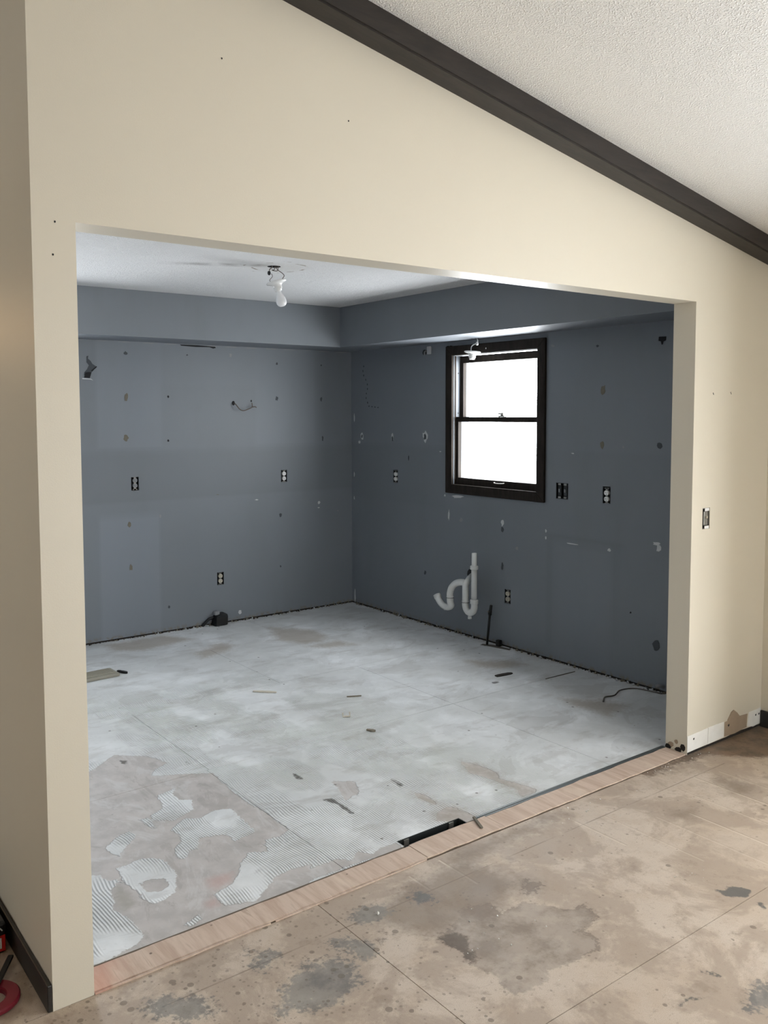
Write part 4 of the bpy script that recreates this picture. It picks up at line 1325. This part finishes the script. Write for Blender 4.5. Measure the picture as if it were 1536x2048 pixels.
dpt('cleanout_plug', [(2.305, 0.225), (2.305, 0.203)], 0.012, 0)
dpt('trap_inlet_ring', [(2.385, 0.279), (2.400, 0.300)], 0.0270, 0)
dpt('trap_opening', [(2.3995, 0.2995), (2.4010, 0.3018)], 0.0210, 0, mat='darkhole')
bm = bmesh.new()
prism(bm, [(XW - 0.0005, 2.215 + 0.045 * math.cos(a) * (0.8 + 0.3 * random.random()), 0.452 + 0.045 * math.sin(a) * (0.8 + 0.3 * random.random())) for a in np.linspace(0, 2 * math.pi, 12)[:-1]], (-0.0015, 0, 0))
for vtx in bm.verts: vtx.co -= DO
obj('pipe_hole', bm, MAT['darkhole'], dp)

# ------------------------------------------------------------------ gas stub
gp = empty('gas_pipe', (3.605, 1.99, 0))
props(gp, 'thin black iron pipe stub rising from the floor by the window wall', 'pipe')
obj('pipe', tube(bmesh.new(), [(0, 0.0, -0.01), (0, -0.028, 0.22)], 0.0085, 12), MAT['blackmetal'], gp, smooth=True)
obj('valve', tube(bmesh.new(), [(0, -0.028, 0.215), (0, -0.0295, 0.238), (0, -0.0335, 0.25), (0, -0.040, 0.285)], [0.013, 0.0135, 0.010, 0.0095], 12), MAT['blackmetal'], gp, smooth=True)
obj('valve_handle', tube(bmesh.new(), [(-0.013, -0.029, 0.240), (-0.024, -0.030, 0.242)], 0.005, 8), MAT['steel'], gp, smooth=True)
bm = bmesh.new()
prism(bm, [(-0.045, 0.02, 0.0004), (-0.01, 0.03, 0.0004), (0.03, -0.04, 0.0004), (0.045, -0.19, 0.0004), (0.015, -0.20, 0.0004), (-0.02, -0.05, 0.0004)], (0, 0, 0.0008))
obj('floor_cutout', bm, MAT['dirt'], gp)
obj('shut_off_stub', B((0.018, -0.10, 0.001), (0.05, -0.065, 0.045), 0.006), MAT['blackmetal'], gp)

# ------------------------------------------------------------------ black floor box on the back wall
fb = empty('floor_outlet_box', (2.37, YB, 0))
props(fb, 'black range outlet box on the floor against the back wall', 'outlet box')
bm = bmesh.new()
prism(bm, [(-0.045, 0, 0.002), (0.065, 0, 0.002), (0.068, 0, 0.075), (0.055, 0, 0.092), (0.01, 0, 0.088), (-0.03, 0, 0.070)], (0, -0.075, 0))
bmesh.ops.bevel(bm, geom=list(bm.edges), offset=0.005, segments=2, affect='EDGES')
obj('housing', bm, MAT['blackplastic'], fb)
obj('cover', B((-0.035, -0.083, 0.008), (0.058, -0.0745, 0.066), 0.003), MAT['blackmetal'], fb)
obj('cable', tube(bmesh.new(), smooth_path([(-0.035, -0.02, 0.06), (-0.075, -0.03, 0.055), (-0.105, -0.02, 0.025), (-0.12, -0.01, 0.006)]), 0.011, 10), MAT['blackplastic'], fb, smooth=True)
obj('cable_clamp', B((-0.03, -0.045, 0.080), (0.012, -0.01, 0.108), 0.005), MAT['paintedgrey'], fb)

# ------------------------------------------------------------------ floor register lying at the left
fr = empty('floor_register', (1.17, 2.905, 0))
props(fr, 'beige metal floor register lying on the kitchen floor by the left jamb', 'vent cover')
fr.rotation_euler = (0, 0, math.radians(3))
obj('flange', B((-0.16, -0.075, 0.0), (0.11, 0.075, 0.020), 0.006), MAT['register'], fr)
obj('grille_rim', B((-0.14, -0.055, 0.0185), (0.092, 0.055, 0.026), 0.004), MAT['register'], fr)
for k in range(7):
    y = -0.042 + k * 0.014
    obj('louver', B((-0.13, y - 0.003, 0.0255), (0.082, y + 0.003, 0.0285), 0.001), MAT['register'], fr)

# ------------------------------------------------------------------ debris on the kitchen floor
def splinter(name, a, b, w, h, mat, label, cat='debris'):
    a, b = Vector(a), Vector(b)
    c = (a + b) / 2
    L = (b - a).length / 2
    bm = bmesh.new()
    kk = 7
    top = []
    for i in range(kk):
        t = i / (kk - 1)
        x = -L + 2 * L * t
        ww = w * (0.35 + 0.65 * math.sin(math.pi * min(1, 0.12 + t * 0.8))) * (0.8 + 0.4 * random.random())
        top.append((x, ww))
    pts = [(x, ww, 0.0006) for x, ww in top] + [(x, -ww * 0.8, 0.0006) for x, ww in top[::-1]]
    prism(bm, pts, (0, 0, h))
    o = obj(name, bm, MAT[mat], None, (c.x, c.y, 0.0))
    o.rotation_euler = (0, 0, math.atan2(b.y - a.y, b.x - a.x))
    return props(o, label, cat)


splinter('wood_splinter', (1.300, 2.925), (1.335, 2.855), 0.012, 0.012, 'blackmetal', 'short dark stick beside the floor register', 'stick')
splinter('wood_chip', (1.786, 2.068), (1.885, 1.970), 0.012, 0.006, 'woodchip', 'pale torn wood chip in the middle of the kitchen floor', 'wood chip')
splinter('twig', (2.164, 1.658), (2.240, 1.621), 0.0035, 0.006, 'tanpaper', 'thin straight twig on the white kitchen floor', 'twig')
splinter('leaf_scrap', (3.120, 1.420), (3.245, 1.405), 0.020, 0.006, 'gap', 'dark leaf shaped scrap on the floor near the gas pipe', 'scrap')
splinter('paper_scrap', (1.940, 1.170), (1.965, 1.130), 0.010, 0.008, 'tanpaper', 'small grey scrap nearer the viewer than the staple', 'scrap')
splinter('edge_splinter', (3.325, 1.203), (3.584, 1.194), 0.004, 0.003, 'dirt', 'long thin dark splinter near the foot of the window wall', 'splinter')
bm = bmesh.new()
tube(bm, [(-0.018, 0.010, 0.022), (-0.018, 0.010, 0.003), (0.016, -0.008, 0.003), (0.022, 0.004, 0.020)], 0.0045, 8)
props(obj('bent_staple', bm, MAT['woodchip'], None, (1.973, 1.392, 0.002)), 'bent pale staple like offcut on the kitchen floor', 'offcut')
bm = bmesh.new()  # faint crack and dirt line on the floor, built as a thin tube
tube(bm, smooth_path([(3.258, 0.723, 0.004), (3.330, 0.765, 0.004), (3.398, 0.753, 0.004), (3.505, 0.790, 0.004), (3.600, 0.748, 0.004), (3.630, 0.60, 0.006)], 8), 0.0035, 8)
props(obj('dirt_line', bm, MAT['dirt'], smooth=True), 'faint crack and dirt line on the floor beside the right jamb, built as a tube', 'dirt line')
bm = bmesh.new()
tube(bm, smooth_path([(3.664, 0.615, 0.035), (3.640, 0.622, 0.045), (3.625, 0.640, 0.040)]), 0.010, 10)
props(obj('pipe_stub', bm, MAT['paintedgrey'], smooth=True), 'small grey pipe stub at the foot of the window wall by the jamb', 'pipe')

# plaster crumbs along the wall feet and on the subfloor: nobody could count them
def crumbs(name, spots, mats, label):
    bm = bmesh.new()
    for x, y, s, mi in spots:
        m = Matrix.Translation((x, y, s * 0.35)) @ Euler((random.random() * 3, random.random() * 3, random.random() * 6)).to_matrix().to_4x4() @ Matrix.Diagonal((s, s * (0.5 + 0.5 * random.random()), s * 0.6, 1))
        k0 = len(bm.faces)
        bmesh.ops.create_icosphere(bm, subdivisions=1, radius=0.6, matrix=m)
        bm.faces.ensure_lookup_table()
        for f in bm.faces[k0:]: f.material_index = mi
    for vtx in bm.verts:
        vtx.co += Vector((random.random() - 0.5, random.random() - 0.5, random.random() - 0.5)) * 0.0012
        vtx.co.z = max(vtx.co.z, 0.0004)
    return props(obj(name, bm, [MAT[m] for m in mats]), label, 'debris', kind='stuff')


sp = []
for _ in range(330):
    sp.append((random.uniform(1.3, 3.64), YB - abs(random.gauss(0, 0.010)) - 0.004, random.choice((0.004, 0.006, 0.008, 0.015)), random.choice((0, 0, 0, 1, 1, 3))))
for _ in range(420):
    y_ = random.uniform(0.5, 3.64)
    if abs(y_ - 1.95) < 0.12: continue
    sp.append((XW - abs(random.gauss(0, 0.010)) - 0.004, y_, random.choice((0.004, 0.006, 0.009, 0.018)), random.choice((0, 0, 0, 1, 1, 3))))
crumbs('plaster_crumbs', sp, ['tanpaper', 'gap', 'gypsum', 'plaster'], 'tan and dark plaster crumbs along the foot of the kitchen walls')
sp = [(random.gauss(1.22, 0.10), random.gauss(-0.50, 0.08), random.uniform(0.003, 0.007)) for _ in range(13)]
sp += [(random.gauss(2.05, 0.15), random.gauss(-0.12, 0.05), random.uniform(0.003, 0.007)) for _ in range(10)]
sp += [(random.gauss(1.98, 0.05), random.gauss(-0.62, 0.03), random.uniform(0.002, 0.005)) for _ in range(7)]
sp += [(random.uniform(2.6, 3.1), random.uniform(-0.06, -0.01), random.uniform(0.003, 0.006)) for _ in range(14)]
sp += [(0.985, -0.165, 0.012), (0.87, 0.012, 0.008)]
crumbs('white_crumbs', [(a, b, c, 0) for a, b, c in sp], ['gypsum'], 'tiny white plaster crumbs scattered on the tan subfloor')

# ------------------------------------------------------------------ things at the left edge
bx_ = empty('product_box', (-0.228, 0.575, 0))
props(bx_, 'black and red printed box lying by the hall baseboard', 'box')
obj('carton', B((-0.19, -0.22, 0.0), (0.20, 0.25, 0.094), 0.010), MAT['blackcard'], bx_)
obj('red_band', B((-0.185, -0.2215, 0.006), (0.196, -0.2195, 0.055), 0.0), MAT['red'], bx_)
bm = bmesh.new()
for a, b in (((0.150, 0.016), (0.185, 0.022)), ((0.150, 0.042), (0.185, 0.048)), ((0.150, 0.022), (0.158, 0.042)), ((0.177, 0.022), (0.185, 0.042))):
    box(bm, (a[0], -0.2232, a[1]), (b[0], -0.2212, b[1]))
obj('white_letter', bm, MAT['whiteink'], bx_)
bm = bmesh.new()
tube(bm, smooth_path([(0.14, -0.2218, 0.064), (0.155, -0.2218, 0.078), (0.165, -0.2218, 0.066), (0.178, -0.2218, 0.080), (0.188, -0.2218, 0.070)]), 0.002, 6)
obj('white_script', bm, MAT['whiteink'], bx_)
rg = props(obj('crimson_ring', lathe(bmesh.new(), [(0.040, 0.001), (0.075, 0.001), (0.078, 0.004), (0.078, 0.012), (0.074, 0.016), (0.044, 0.016), (0.040, 0.012), (0.040, 0.001)], 40), MAT['crimson'], None, (-0.127, 0.142, 0)), 'crimson plastic ring lying on the floor at the left edge', 'ring')
pb = empty('pry_bar', (-0.08, 0.21, 0.019))
props(pb, 'dark flat bar with steel tip resting on the crimson ring', 'bar')
pb.rotation_euler = (0, 0, math.radians(59))
obj('shaft', B((-0.06, -0.008, 0.0), (0.09, 0.008, 0.008), 0.002), MAT['blackmetal'], pb)
bm = bmesh.new()
prism(bm, [(-0.06, -0.009, 0.0), (-0.06, 0.009, 0.0), (-0.11, 0.014, 0.0), (-0.11, -0.014, 0.0)], (0, 0, 0.006))
obj('tip', bm, MAT['steel'], pb)

# hall ceiling lamp, lit, seen only by its glow on the hall wall
hl = empty('hall_ceiling_lamp', (-0.92, 3.6, 2.17))
props(hl, 'warm lit globe lamp hanging in the hall', 'light')
obj('globe', lathe(bmesh.new(), [(0, -0.09), (0.05, -0.078), (0.085, -0.03), (0.09, 0.0), (0.078, 0.045), (0.045, 0.078), (0.03, 0.085)], 24), MAT['lampglow'], hl, smooth=True)
obj('stem', tube(bmesh.new(), [(0, 0, 0.08), (0, 0, zceil(-0.92) - 2.17)], 0.008, 8), MAT['blackmetal'], hl)
